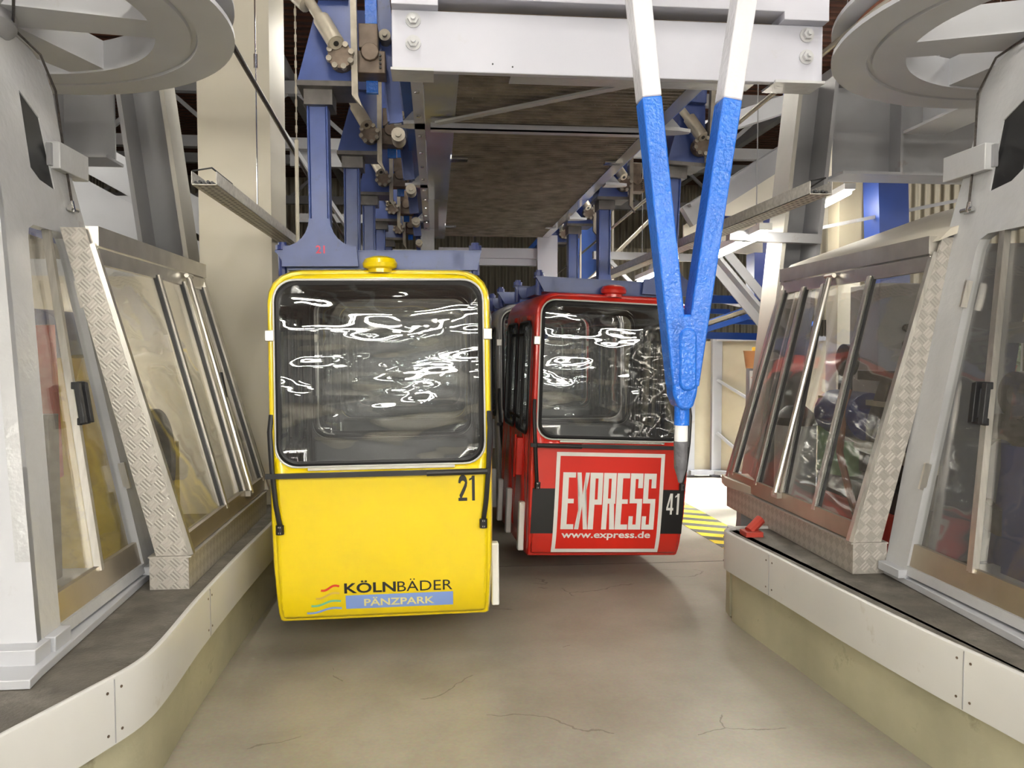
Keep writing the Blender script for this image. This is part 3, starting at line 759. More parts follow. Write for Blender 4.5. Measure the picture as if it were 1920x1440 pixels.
for sd in 'LR':
    inn = 1 if sd == 'L' else -1
    p = smooth_path(rim_path(sd)); q = offset_path(p, .028 * inn); e = offset_path(p, .05 * inn)
    t = thing('raised_platform', 'low curved concrete platform with a white edge band along the %s side of the floor' % ('left' if sd == 'L' else 'right'), 'platform', (p[-1][0] * .5 + p[0][0] * .5, 2.0, 0))
    far = (-6.9 if sd == 'L' else 8.0)
    # concrete plinth
    b = MB(); ring = e + [(far, e[-1][1]), (far, e[0][1])]
    b.prism([(x, y, 0) for x, y in ring], (0, 0, .50)); b.build('plinth', 'plinth', t)
    b = MB(); b.prism([(x, y, .50) for x, y in q + [(far, q[-1][1]), (far, q[0][1])]], (0, 0, .016)); b.build('deck', 'deck', t)
    # white band with rounded top edge, joints shown by gaps
    b = MB(); prof = [(0, .31), (0, .518), (.004, .528), (.012, .532), (.022, .531), (.028, .524), (.028, .31)]
    rings = []
    off = [offset_path(p, pr[0] * inn) for pr in prof]
    for i in range(len(p)): rings.append([b.bm.verts.new((off[k][i][0], off[k][i][1], prof[k][1])) for k in range(len(prof))])
    for i in range(len(p) - 1):
        for k in range(len(prof)):
            kk = (k + 1) % len(prof); b.bm.faces.new((rings[i][k], rings[i + 1][k], rings[i + 1][kk], rings[i][kk]))
    b.bm.faces.new(rings[0]); b.bm.faces.new(rings[-1][::-1])
    eb = b.build('edge_band', 'band', t)
    jt = MB()
    for i in range(9, len(p) - 2, 14):
        x, y = off[0][i]; a = p[i - 1]; c = p[i + 1]; dx, dy = c[0] - a[0], c[1] - a[1]; l = math.hypot(dx, dy); dx /= l; dy /= l
        nx, ny = (dy, -dx) if inn > 0 else (-dy, dx)
        for zz in (.35, .49):
            for s2 in (-.03, .03): sc_ = MB(); sc_.tube((x + dx * s2 - nx * .004, y + dy * s2 - ny * .004, zz), (x + dx * s2 + nx * .002, y + dy * s2 + ny * .002, zz), .005, 8); sc_.build('screw', 'brown', eb)
        jt.bar((x + nx * .0008 , y + ny * .0008, .315), (x + nx * .0008, y + ny * .0008, .525), .003, .003)
    jt.build('panel_joint', 'steel', eb)

def bull(c, sd):
    t = thing('rope_wheel', 'large grey horizontal rope wheel above the %s machine housing' % sd, 'wheel', c, 'the two overhead rope wheels')
    x, y, z = c
    b = MB(); b.lathe([(.78, 0), (.93, 0), (.935, .014), (.955, .014), (.96, 0), (1.12, 0), (1.12, .02), (1.02, .05), (1.02, .10), (1.12, .13), (1.12, .15), (.78, .15)], c, 96, close=True); b.build('rim', 'grey_flat', t)
    b = MB(); b.lathe([(1.018, .05), (1.05, .05), (1.05, .10), (1.018, .10)], c, 72, close=True); b.build('rope_groove_liner', 'rust', t)
    for k in range(6):
        a = R(60 * k + (12 if sd == 'left' else -22)); ca, sa = math.cos(a), math.sin(a)
        b = MB()
        w0, w1 = .13, .10
        A = lambda r_, w_, z_: (x + ca * r_ - sa * w_, y + sa * r_ + ca * w_, z + z_)
        lo = [A(.12, -w0, .0), A(.80, -w1, .01), A(.80, w1, .01), A(.12, w0, .0)]
        b.prism(lo, (0, 0, .14)); b.build('spoke', 'grey_flat', t)
    b = MB(); b.lathe([(0, -.1), (.2, -.1), (.24, -.04), (.24, .16), (.15, .22), (.15, .5), (0, .5)], c, 32); b.build('hub', 'steel', t)
WL = (-2.0, 3.60, 3.0); WR = (2.97, 3.38, 3.0)
bull(WL, 'left'); bull(WR, 'right')
b = MB(); pts = [(WL[0] + 1.04 * math.cos(R(a)), WL[1] + 1.04 * math.sin(R(a)), 3.075) for a in range(-120, 1, 6)] + [(-.97, 4.6, 3.03), (-.98, 17, 2.3)]
tag(b.path(pts, .014, 8).build('steel_rope', 'rope', loc=(-.96, 3.6, 3.07)), 'dark steel rope running off the left rope wheel past the cream column', 'rope')
b = MB(); pts = [(WR[0] - 1.04 * math.cos(R(a)), WR[1] + 1.04 * math.sin(R(a)), 3.075) for a in range(-120, 1, 6)] + [(1.94, 4.6, 3.05), (1.92, 17, 2.6)]
tag(b.path(pts, .014, 8).build('steel_rope', 'rod', loc=(1.93, 3.38, 3.07)), 'pale steel rope running off the right rope wheel behind the fork', 'rope')

# ------------------------------------------------------------------ machine portals and guarded housings, one a side
def station(sd):
    S = 'left' if sd == 'L' else 'right'
    XF[0] = None if sd == 'L' else (lambda v: Vector((.80 - v[0], v[1] - .38, v[2])))
    sx = lambda z: -1.33 - .20 * (z - .52)
    t = thing('machine_portal', 'tall light grey steel portal with glazed doors, on the %s platform' % S, 'steel frame', (-1.6, 3.2, .52))
    W = lambda y, z, d=0: (sx(z) - d, y, z)
    # side plate with window and slot: outer outline (y,z)
    out = [(2.80, .56), (3.97, .56), (4.03, 1.6), (3.99, 2.6), (4.02, 2.80), (3.97, 2.90), (3.86, 2.955), (3.50, 2.97), (3.48, 2.6)]
    low = [(2.80, .56), (3.975, .56), (4.03, 2.18), (3.27, 2.18)]
    win = [(2.98, .60)] + [(3.81, .60)] + [(3.80, 2.04), (3.785, 2.085), (3.74, 2.105)] + [(3.50, 2.105), (3.455, 2.085), (3.43, 2.04)]
    o, i_ = holed(low, win, (3.5, 1.3)); b = MB(); k = len(o)
    for j in range(k):
        jj = (j + 1) % k
        quad = [W(*o[j]), W(*o[jj]), W(*i_[jj]), W(*i_[j])]
        b.face(quad); b.face([W(*p, .05) for p in (o[j], o[jj], i_[jj], i_[j])]); b.face([W(*i_[j]), W(*i_[jj]), W(*i_[jj], .05), W(*i_[j], .05)]); b.face([W(*o[j]), W(*o[jj]), W(*o[jj], .05), W(*o[j], .05)])
    up = [(3.27, 2.18), (4.03, 2.18), (3.985, 2.6), (4.01, 2.80), (3.97, 2.90), (3.86, 2.955), (3.46, 2.97)]
    slot = [(3.60, 2.36), (3.66, 2.32), (3.79, 2.30), (3.80, 2.62), (3.66, 2.70)]
    o, i_ = holed(up, slot); k = len(o)
    for j in range(k):
        jj = (j + 1) % k
        b.face([W(*o[j]), W(*o[jj]), W(*i_[jj]), W(*i_[j])]); b.face([W(*p, .05) for p in (o[j], o[jj], i_[jj], i_[j])]); b.face([W(*i_[j]), W(*i_[jj]), W(*i_[jj], .05), W(*i_[j], .05)]); b.face([W(*o[j]), W(*o[jj]), W(*o[jj], .05), W(*o[j], .05)])
    bmesh.ops.remove_doubles(b.bm, verts=b.bm.verts, dist=1e-4)
    b.build('side_frame', 'grey', t)
    b = MB(); b.prism([W(y, z, .006) for y, z in slot], (-.02, 0, 0)); b.build('slot_shade_fill', 'black', t)  # black sheet fills the slot, standing in for the darkness inside it
    # front plate turned to the hall
    b = MB()
    fz = [.56, 1.2, 1.8, 2.18, 2.97]; fy = [2.80, 2.99, 3.165, 3.27, 3.46]
    if sd == 'L' or True:
        ptsA = [(sx(z) , y - .002, z) for y, z in zip(fy, fz)]; ptsB = [(sx(z) - .75, y - .002, z) for y, z in zip(fy, fz)]
        for i in range(4):
            b.prism([ptsA[i], ptsA[i + 1], ptsB[i + 1], ptsB[i]], (0, .03, 0))
    fp = b.build('front_plate', 'grey_flat', t)
    b = MB()
    for z_ in (1.17, 1.39, 1.61):
        yy = lerp_tab(list(zip(fz, fy)), z_); b.b2((sx(z_) - .09, yy - .03, z_), (sx(z_) - .72, yy, z_ + .012))
    b.build('stiffener_rib', 'grey_flat', fp)
    # base plates
    b = MB(); b.prism([(-1.28, 2.62, .518), (-1.29, 2.72, .518), (-1.335, 3.99, .518), (-2.3, 3.99, .518), (-2.3, 2.62, .518)], (0, 0, .03)); b.b2((-1.32, 2.74, .545), (-2.1, 2.85, .60)); b.b2((-1.31, 2.86, .545), (-1.40, 2.98, .60)); b.b2((-1.30, 3.80, .545), (-1.42, 3.97, .585)); b.build('base_plate', 'grey_flat', t, bevel=.003)
    # sill, panes, mullion, handle, hinges
    b = MB(); b.prism([W(y, z, .012) for y, z in ((2.95, .56), (3.90, .56), (3.885, .70), (2.99, .70))], (-.02, 0, 0)); b.build('door_sill', 'bronze', t)
    for nm, q in (('near', [(3.0, .69), (3.42, .69), (3.645, 2.11), (3.42, 2.11)]), ('far', [(3.42, .69), (3.85, .69), (3.82, 2.11), (3.645, 2.11)])):
        b = MB(); b.prism([W(y, z, .03) for y, z in q], (-.005, 0, 0)); d = b.build('door_pane', 'mglass', t)
    b = MB(); b.bar(W(3.405, .68, .018), W(3.65, 2.11, .018), .022, .03, (1, 0, 0)); b.bar(W(3.43, .68, .026), W(3.675, 2.11, .026), .02, .03, (1, 0, 0)); b.build('door_mullion', 'alu', t)
    b = MB(); zz = 1.28
    y0 = 3.51
    b.bar(W(y0 - .02, zz, -.02), W(y0 + .005, zz + .17, -.02), .03, .022, (1, 0, 0)); b.bar(W(y0 + .045, zz, -.02), W(y0 + .07, zz + .17, -.02), .03, .022, (1, 0, 0))
    b.bar(W(y0 - .03, zz + .01, -.008), W(y0 + .06, zz + .01, -.008), .02, .03); b.bar(W(y0 - .01, zz + .16, -.008), W(y0 + .08, zz + .16, -.008), .02, .03)
    b.build('door_handle', 'rubber', t, bevel=.003)
    for (yh, zh) in ((3.815, .95), (3.80, 1.78)):
        b = MB(); b.bar(W(yh, zh, -.004), W(yh - .006, zh + .12, -.004), .014, .03, (1, 0, 0)); b.build('hinge', 'alu', t)
    # box bracket near the top
    b = MB(); b.b2((sx(2.45) - .02, 3.80, 2.40), (sx(2.45) + .05, 4.10, 2.52)); b.build('box_bracket', 'grey', t, bevel=.004)
    b = MB(); b.b2((sx(2.45) - .0, 3.78, 2.41), (sx(2.45) + .02, 3.80, 2.51)); b.build('bracket_shadow_gap', 'steel', t)
    b = MB(); cab = [(-1.55, 3.2, 3.0), W(3.70, 2.97, -.02), W(3.92, 2.94, -.02), W(4.0, 2.80, -.02), W(3.93, 2.5, -.02), W(3.89, 2.26, -.02)]; b.path(cab, .006, 6); b.build('bowden_cable', 'rope', t)
    b = MB(); b.tube(W(3.86, 2.235, -.015), W(3.94, 2.235, -.015), .012, 8); b.tube(W(3.89, 2.22, -.02), W(3.89, 2.27, -.02), .01, 8); b.build('cable_clamp', 'chrome', t)
    XF[0] = None

    # ---- the long guarded housing behind it
    XF[0] = None if sd == 'L' else (lambda v: Vector((.88 - v[0], v[1] - .06, v[2])))
    gx = lambda z: -1.11 - .285 * (z - .70)
    t = thing('machine_housing', 'glazed sloping machine housing over a diamond plate skirt, on the %s platform' % S, 'machine housing', (-1.5, 4.5, .52))
    y0, y1 = 3.66, 5.32
    b = MB(); b.b2((-1.10, y0, .518), (-1.27, y0 + .01, .66)); b.b2((-1.10, y0 + .0101, .518), (-1.115, y1, .66)); b.b2((-1.09, y0 - .002, .661), (-1.275, y1, .668)); b.build('skirt', 'diamond', t)
    b = MB(); b.bar((gx(.72) - 0, y0 + .03, .72), (gx(.72), y1, .72), .02, .09, (0, 0, 1)); b.build('bottom_rail', 'bronze', t)
    b = MB(); b.bar((gx(2.0), y0 + .02, 2.0), (gx(2.0), y1 + .02, 2.0), .03, .07, (0, 0, 1)); b.b2((gx(2.0) + .015, y0 + .03, 2.045), (gx(2.0) - .04, y1 + .03, 2.13)); b.build('top_rail', 'alu', t)
    # diamond plate corner strip
    b = MB(); b.prism([(gx(.67), y0 + .002, .67), (gx(2.12) , y0 + .002, 2.12), (gx(2.12) - .10, y0 + .002, 2.12), (gx(.67) - .14, y0 + .002, .67)], (0, .012, 0)); b.build('corner_strip', 'diamond', t)
    b = MB(); b.bar((gx(.67) + .004, y0 + .02, .67), (gx(2.05) + .004, y0 + .02, 2.05), .035, .03, (0, 1, 0)); b.build('edge_post', 'alu', t)
    posts = ((4.36, 4.44), (4.78, 4.88), (5.26, 5.28)) if sd == 'L' else ((4.08, 4.20), (4.48, 4.72), (4.85, 4.98), (5.24, 5.28))
    ys = [(y0 + .03, y0 + .03)] + list(posts)
    for i, (ya, yb) in enumerate(posts):
        b = MB(); b.bar((gx(.74) + .006, ya, .74), (gx(1.98) + .006, yb, 1.98), .032, .03, (0, 1, 0)); b.build('window_post', 'alu', t)
        b = MB(); b.bar((gx(.74) + .002, ya - .026, .74), (gx(1.98) + .002, yb - .026, 1.98), .02, .014, (0, 1, 0)); b.build('post_seal', 'rubber', t)
    for i in range(len(ys) - 1):
        (a0, a1), (c0, c1) = ys[i], ys[i + 1]
        b = MB(); b.prism([(gx(.75), a0 + .02, .75), (gx(.75), c0 - .02, .75), (gx(1.97), c1 - .02, 1.97), (gx(1.97), a1 + .02, 1.97)], (-.005, 0, 0)); b.build('guard_pane', 'mglass', t)
    # round locking rod with handle on the second post
    yl = posts[1][0] + .03
    b = MB(); b.tube((gx(.72) + .035, yl, .74), (gx(2.0) + .035, yl + .1, 2.02), .016, 10); b.tube((gx(2.0) + .04, yl + .04, 2.02), (gx(2.0) + .04, yl + .14, 2.02), .014, 8); b.b2((gx(.75) + .02, yl - .05, .73), (gx(.75) + .05, yl + .03, .76)); b.build('locking_rod', 'alu', t)
    if sd == 'L':
        b = MB(); b.bar((gx(1.35) + .05, yl + .07, 1.30), (gx(1.45) + .05, yl + .075, 1.45), .035, .035, (0, 1, 0)); b.build('door_handle', 'rubber', t, bevel=.004)
    # far end frame, back wall, roof
    b = MB(); b.bar((gx(.67), y1, .67), (gx(2.1), y1, 2.1), .04, .04, (0, 1, 0)); b.bar((gx(.67) - .16, y1, .67), (gx(2.1) - .1, y1, 2.1), .02, .02, (0, 1, 0)); b.build('end_frame', 'alu', t)
    b = MB()
    if sd == 'R':
        e0 = gx(2.1) + .03; pr = [(e0, 2.10), (e0 - .06, 2.16), (-2.55, 2.52), (-2.55, 2.49), (e0 - .05, 2.12)]
        b.prism([(x, y0 - .02, z) for x, z in pr], (0, y1 - y0 + .04, 0)); b.build('roof', 'roofcream', t)
    b = MB(); b.b2((-2.6, y0, .52), (-2.65, y1, 1.75 if sd == 'L' else 1.2)); b.build('rear_wall', 'cream' if sd == 'L' else 'steel', t)  # left one is cream and taller so the panes look lighter
    if sd == 'L':
        b = MB(); b.prism([(-2.6, y1, .52), (gx(.6) - .05, y1, .52), (gx(2.05) - .05, y1, 2.05), (-2.6, y1, 2.05)], (0, .02, 0)); b.build('added_end_wall', 'cream', t)  # added cream wall, stands in for the pale reflection in the panes
    XF[0] = None
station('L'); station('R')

# shelf at the far end of the right housing
t = thing('steel_ledge', 'narrow steel ledge on a square leg at the far end of the right platform', 'shelf', (1.9, 5.1, 0))
b = MB(); b.prism([(1.98, 5.36, .66), (1.95, 5.22, .66), (1.985, 4.86, .66), (2.05, 4.80, .66), (2.17, 5.36, .66)], (0, 0, .06)); b.build('ledge_top', 'roofcream', t, bevel=.004)
b = MB(); b.b2((2.02, 5.10, 0), (2.10, 5.18, .66)); b.build('leg', 'steel', t)
b = MB(); b.b2((1.88, 4.64, 0), (1.96, 4.70, .33)); b.build('leg', 'steel', t)
b = MB(); b.b2((1.76, 4.36, .518), (1.86, 4.46, .545)); b.tube((1.80, 4.42, .54), (1.88, 4.45, .60), .03, 10)
tag(b.build('red_hose_coupling', 'redm', loc=(1.8, 4.4, .52)), 'small red coupling lying on the end of the right platform', 'coupling')
b = MB(); b.b2((1.98, 5.42, .9), (2.02, 5.5, 1.42)); 

# machinery inside the housings
def machine(name, label, loc, specs, cat='machine'):
    t = thing(name, label, cat, loc)
    for nm, mt, fn in specs:
        b = MB(); fn(b); b.build(nm, mt, t, bevel=.004 if 'frame' in nm else 0)
    return t
def wheelY(b, c, r, w_, n=28):
    x, y, z = c; b.tube((x - w_ / 2, y, z), (x + w_ / 2, y, z), r, n)
def ringX(b, c, r, r2, w_, n=32):
    """ring with its axis along x"""
    x, y, z = c
    for (ra, rb) in ((r, r2),):
        A = [];
        for xx, rr in ((x - w_ / 2, ra), (x + w_ / 2, ra), (x + w_ / 2, rb), (x - w_ / 2, rb)):
            A.append([b.bm.verts.new((xx, y + rr * math.cos(2 * PI * i / n), z + rr * math.sin(2 * PI * i / n))) for i in range(n)])
        for k in range(4):
            p, q = A[k], A[(k + 1) % 4]
            for i in range(n):
                j = (i + 1) % n; b.bm.faces.new((p[i], p[j], q[j], q[i]))
machine('winch', 'yellow winch gear behind the glass of the left machine housing', (-1.75, 4.4, .52), [
 ('frame', 'yellowm', lambda b: (b.b2((-1.5, 3.95, .518), (-1.95, 4.05, 1.55)), b.bar((-1.6, 3.9, 1.5), (-1.6, 5.0, .9), .1, .12), b.b2((-1.5, 4.75, .518), (-1.95, 4.85, 1.05)), b.bar((-1.7, 4.0, 1.55), (-1.7, 4.3, .6), .08, .1))),
 ('drum', 'yellowm', lambda b: (wheelY(b, (-1.75, 4.45, .95), .27, .4), )),
 ('gear_ring', 'oily', lambda b: (ringX(b, (-1.52, 4.45, .95), .32, .24, .05), wheelY(b, (-1.52, 4.45, .95), .06, .08))),
 ('motor', 'navy', lambda b: (b.tube((-1.85, 3.9, 1.65), (-1.85, 4.35, 1.65), .13, 20), b.b2((-1.75, 4.0, 1.45), (-1.95, 4.25, 1.55))))])
machine('brake_unit', 'red and oily brake unit behind the glazed doors of the left portal', (-1.85, 3.4, .55), [
 ('frame', 'oily', lambda b: (b.b2((-1.7, 3.1, .55), (-2.1, 3.2, 1.15)), b.b2((-1.7, 3.7, .55), (-2.1, 3.8, 1.3)), b.b2((-1.75, 3.1, 1.0), (-1.95, 3.8, 1.1)))),
 ('lever', 'redm', lambda b: (b.bar((-1.8, 3.35, 1.72), (-1.8, 3.85, 1.62), .06, .1), b.bar((-1.75, 3.8, 1.7), (-1.75, 3.85, 1.0), .06, .06))),
 ('cylinder', 'greenm', lambda b: (b.tube((-1.85, 3.2, 1.1), (-1.85, 3.25, 1.95), .08, 18),)),
 ('flywheel', 'brown', lambda b: (ringX(b, (-1.8, 3.5, .85), .25, .17, .08), wheelY(b, (-1.8, 3.5, .85), .06, .2)))])
machine('drive_motor', 'dark blue drive motor with a round flange behind the glazed doors of the right portal', (2.9, 3.5, .517), [
 ('housing', 'navy', lambda b: (b.tube((2.72, 3.5, 1.0), (3.4, 3.5, 1.0), .28, 28), b.b2((2.7, 3.2, .517), (3.4, 3.8, .75)), b.b2((2.62, 3.1, .517), (2.7, 3.45, 1.15)))),
 ('flange', 'oily', lambda b: (ringX(b, (2.68, 3.42, 1.38), .11, .05, .08), b.b2((2.66, 3.36, 1.2), (2.7, 3.48, 1.3)))),
 ('cooling_ring', 'oily', lambda b: (ringX(b, (2.66, 3.5, 1.0), .29, .17, .04),)),
 ('duct', 'steel', lambda b: (b.b2((2.75, 2.9, 1.62), (2.95, 3.7, 1.72)),)),
 ('shield', 'slate', lambda b: (b.prism([(2.40, 3.66, .56), (2.66, 3.60, .56), (2.86, 3.60, 2.1), (2.60, 3.66, 2.1)], (0, .02, 0)),))])
machine('gearbox', 'oily gearbox with blue and orange covers behind the right housing panes', (2.65, 4.4, .517), [
 ('frame', 'oily', lambda b: (b.b2((2.35, 3.85, .517), (2.8, 4.72, .85)), b.b2((2.55, 4.05, .85), (2.85, 4.72, 1.15)), b.bar((2.5, 3.95, 1.45), (2.5, 3.7, .8), .09, .09), b.bar((2.5, 4.15, 1.45), (2.5, 4.45, .9), .09, .09), b.b2((2.6, 4.2, 1.4), (2.7, 4.72, 1.46)))),
 ('belt_guard', 'orange', lambda b: (b.b2((2.6, 3.7, 1.36), (2.67, 4.15, 1.54)), b.tube((2.6, 4.15, 1.45), (2.67, 4.15, 1.45), .09, 20))),
 ('lower_cover', 'redm', lambda b: (b.b2((2.30, 3.8, .53), (2.34, 4.6, .74)),)),
 ('shaft', 'rod', lambda b: (b.tube((2.45, 3.7, 1.0), (2.45, 4.7, 1.05), .035, 14), b.b2((2.45, 3.8, 1.27), (2.5, 4.35, 1.30)))),
 ('motor', 'navy', lambda b: (b.tube((2.48, 4.35, 1.2), (2.48, 4.75, 1.2), .14, 20),)),
 ('pump', 'greenm', lambda b: (b.tube((2.42, 4.5, .85), (2.42, 4.5, 1.05), .09, 18), b.tube((2.42, 4.75, .6), (2.42, 4.75, 1.3), .05, 14))),
 ('fan', 'rubber', lambda b: (ringX(b, (2.55, 4.75, 1.52), .1, .03, .05), b.b2((2.52, 4.7, 1.2), (2.56, 4.8, 1.45)))),
 ('hose', 'rust', lambda b: (b.path([(2.3, 4.1, .6), (2.28, 4.2, .8), (2.3, 4.35, 1.0), (2.35, 4.4, 1.25), (2.4, 4.45, 1.35)], .02, 8),))])
t = thing('switch_cabinet', 'grey electrical switch cabinet with round buttons behind the right housing panes', 'cabinet', (2.95, 4.9, .52))
b = MB(); b.b2((2.75, 4.75, 0), (3.3, 5.1, 2.0)); b.build('cabinet_body', 'steel', t, bevel=.006)
for i in range(2):
    for j in range(2):
        b = MB(); b.tube((2.93 + .1 * i, 4.72, 1.62 + .1 * j), (2.93 + .1 * i, 4.76, 1.62 + .1 * j), .025, 14); b.build('push_button', 'oily', t)
t = thing('waste_drum', 'grey cylindrical drum with a black lid inside the far end of the right housing', 'drum', (2.35, 5.0, .52))
b = MB(); b.lathe([(0, .52), (.12, .52), (.13, .60), (.13, 1.1), (0, 1.1)], (2.33, 4.98, 0), 24); b.build('drum_body', 'grey_flat', t)
b = MB(); b.lathe([(0, 1.1), (.14, 1.1), (.14, 1.15), (.06, 1.22), (0, 1.22)], (2.33, 4.98, 0), 24); b.build('drum_lid', 'rubber', t)

# ------------------------------------------------------------------ cream column, cable trays, chain
o = MB().b2((-1.575, 5.6, .517), (-1.10, 6.15, 5.3)).build('column', 'cream', loc=(-1.34, 5.9, 0))
tag(o, 'tall square cream painted column behind the left machine housing', 'column')
def tray(name, label, x, ya, yb, z):
    t = thing(name, label, 'cable tray', (x, ya, z), 'perforated cable trays')
    b = MB(); b.b2((x - .055, ya, z - .03), (x + .055, yb, z - .027)); b.b2((x - .055, ya, z - .03), (x - .052, yb, z + .03)); b.b2((x + .052, ya, z - .03), (x + .055, yb, z + .03)); ch_ = b
    b = MB()
    for i in range(5): b.path([(x - .04 + .018 * i, ya + .01, z - .018 + .004 * (i % 2)), (x - .04 + .018 * i, (ya + yb) / 2, z - .02), (x - .04 + .018 * i, yb, z - .018)], .007, 6)
    b.path([(x - .05, ya, z + .03), (x + .03, ya + .02, z + .05), (x + .05, ya + .3, z + .035)], .004, 6)
    b.build('cable_bundle', 'rubber', t)
    b = ch_; n = int((yb - ya) / .05)
    for i in range(min(n, 60)):
        for s_ in (-.03, 0, .03): b.b2((x + s_ - .007, ya + .03 + i * .05, z - .0306), (x + s_ + .007, ya + .055 + i * .05, z - .0303), 1)
    b.build('channel', ['tray', 'oily'], t); return t
tray('cable_tray', 'perforated steel cable tray hanging by a thin rod beside the cream column', -1.03, 3.75, 8.5, 2.36)
tray('cable_tray', 'perforated steel cable tray running back from the right column behind the fork', 1.80, 3.62, 9.0, 2.345)
b = MB(); b.tube((-1.03, 4.85, 2.36), (-1.03, 4.85, 5.3), .004, 6); b.tube((-1.03, 4.85, 3.22), (-1.03, 4.85, 3.30), .012, 8); tag(b.build('hanging_rod', 'chrome', loc=(-1.03, 4.85, 5.3)), 'thin threaded rod holding the left cable tray, in front of the cream column', 'rod')
b = MB(); b.tube((1.80, 5.0, 2.36), (1.80, 5.0, 5.3), .008, 6); tag(b.build('hanging_rod', 'roofcream', loc=(1.80, 5.0, 5.3)), 'thin pale rod holding the right cable tray, beside the right arm of the fork', 'rod')
t = thing('chain', 'thin hanging chain with a tag left of the first blue gondola hanger', 'chain', (-.86, 5.2, 5.3))
b = MB()
for i in range(60):
    z = 5.25 - i * .04; 
    b.b2((-.863 - .004 * (i % 2), 5.2, z - .022), (-.857 + .004 * (i % 2), 5.2 + .004 + .004 * ((i + 1) % 2), z + .022))
b.build('links', 'rod', t)
b = MB(); b.tube((-.86, 5.2, 1.9), (-.86, 5.2, 2.9), .012, 8); b.build('pull_rod', 'roofcream', t)

# ------------------------------------------------------------------ overhead walkway between the tracks
t = thing('overhead_walkway', 'dark grating walkway hanging between the two gondola rows, seen from below', 'walkway', (.7, 6.5, 2.9))
b = MB(); y = 3.82
while y < 9.5: b.b2((.12, y, 2.905), (1.27, y + .012, 2.935)); y += .052
x = .13
while x < 1.27: b.b2((x, 3.82, 2.915), (x + .005, 9.5, 2.935)); x += .035
b.build('grating', 'grate', t)
b = MB(); b.b2((.12, 3.82, 3.04), (1.27, 9.5, 3.06)); b.build('walkway_boards', 'brown', t)
for (a, c, w_) in ((-.05, .12, 'left'), (1.27, 1.35, 'right')):
    b = MB(); b.b2((a, 3.81, 2.90), (c, 9.7, 2.912)); xm = (a + c) / 2 if w_ == 'right' else a + .02
    b.b2((xm - .006, 3.81, 2.90), (xm + .006, 9.7, 3.16)); b.b2((a, 3.81, 3.15), (c, 9.7, 3.162)); b.build('girder', 'gloss', t)
for i, yy in enumerate((4.75, 6.5, 8.3)):
    for s_, x0_ in ((-1, -.05), (1, 1.35)):
        yy = yy if s_ < 0 else (4.75, 6.35, 8.05)[i]
        b = MB(); b.prism([(x0_, yy - .06, 2.885), (x0_ + s_ * .10, yy - .05, 2.885), (x0_ + s_ * .18, yy - .02, 2.885), (x0_ + s_ * .18, yy + .02, 2.885), (x0_ + s_ * .10, yy + .06, 2.885), (x0_, yy + .07, 2.885)], (0, 0, .02)); b.prism([(x0_, yy, 2.90), (x0_ + s_ * .14, yy, 2.90), (x0_, yy, 3.05)], (0, .012, 0)); b.build('bracket_fin', 'grey', t)
b = MB()
for yy in (4.72,): b.b2((-.02, yy, 2.86), (1.33, yy + .06, 2.872)); b.b2((-.02, yy, 2.86), (1.33, yy + .008, 2.90))
b.build('cross_member', 'plate', t)
b = MB(); b.bar((.02, 4.62, 2.87), (.98, 3.84, 2.87), .05, .012); b.build('diagonal_brace', 'grey', t)
for yy in (5.55, 8.6):
    for xx in (.14, 1.22):
        b = MB(); b.b2((xx - .03, yy, 2.885), (xx + .09, yy + .03, 2.90)); b.b2((xx - .03, yy + .06, 2.885), (xx + .09, yy + .08, 2.90)); b.build('grating_clip', 'chrome', t)
b = MB(); b.b2((.05, 9.55, 2.66), (1.26, 9.75, 2.78)); b.b2((.05, 9.6, 2.58), (1.22, 9.7, 2.66)); b.b2((1.22, 9.5, 2.40), (1.46, 9.55, 2.93)); b.build('end_crossbeam', 'plate', t)
b = MB(); b.b2((-.15, 8.9, 2.42), (.0, 9.1, 2.9)); b.build('end_post', 'grey', t)
for x_, s_ in ((-.14, 'left'), (1.395, 'right')):
    o = MB().b2((x_ - .033, 3.82, 2.97), (x_ + .033, 13, 3.05)).build('guide_rail', 'brightflat', loc=(x_, 3.2, 2.97))
    tag(o, 'bright blue gondola guide rail along the %s edge of the overhead walkway' % s_, 'rail', 'guide rails beside the walkway')
for x_, s_ in ((-.085, 'left'), ):
    pass
b = MB(); b.b2((-.112, 3.82, 2.885), (-.052, 9.3, 2.895)); o = b.build('edge_plate', 'plate', t)
for k in range(12):
    b = MB(); b.tube((-.083, 4.1 + .42 * k, 2.872), (-.083, 4.1 + .42 * k, 2.886), .014, 6); b.build('bolt', 'chrome', o)

# big front beam
t = thing('front_beam', 'wide pale lavender steel beam with bolts, above and in front of the gondolas', 'steel beam', (.8, 3.7, 2.84))
b = MB(); b.b2((-.185, 3.66, 2.835), (1.815, 3.70, 3.10)); b.build('face_plate', 'plate', t, bevel=.004)
b = MB(); b.b2((.35, 3.70, 2.835), (1.5, 3.80, 2.85)); b.b2((-.19, 3.64, 2.83), (.0, 3.80, 2.842)); b.b2((1.58, 3.64, 2.83), (1.82, 3.80, 2.842)); b.build('bottom_flange', 'grey', t)
b = MB(); b.b2((-.185, 3.60, 3.135), (1.815, 3.75, 3.6)); b.b2((-.185, 3.60, 3.10), (.02, 3.75, 3.14)); b.b2((1.60, 3.6, 3.10), (1.815, 3.75, 3.14)); b.build('upper_beam', 'plate', t, bevel=.003)
b = MB(); b.b2((.0, 3.74, 3.10), (1.64, 3.80, 3.14)); b.build('shadow_channel', 'brown', t)
for xx in (-.09, 1.735):
    for zz in (2.955, 3.055):
        b = MB(); b.tube((xx, 3.652, zz), (xx, 3.661, zz), .034, 18); b.tube((xx, 3.632, zz), (xx, 3.653, zz), .024, 6); b.tube((xx, 3.615, zz), (xx, 3.633, zz), .011, 10); b.build('hex_bolt', 'grey', t)
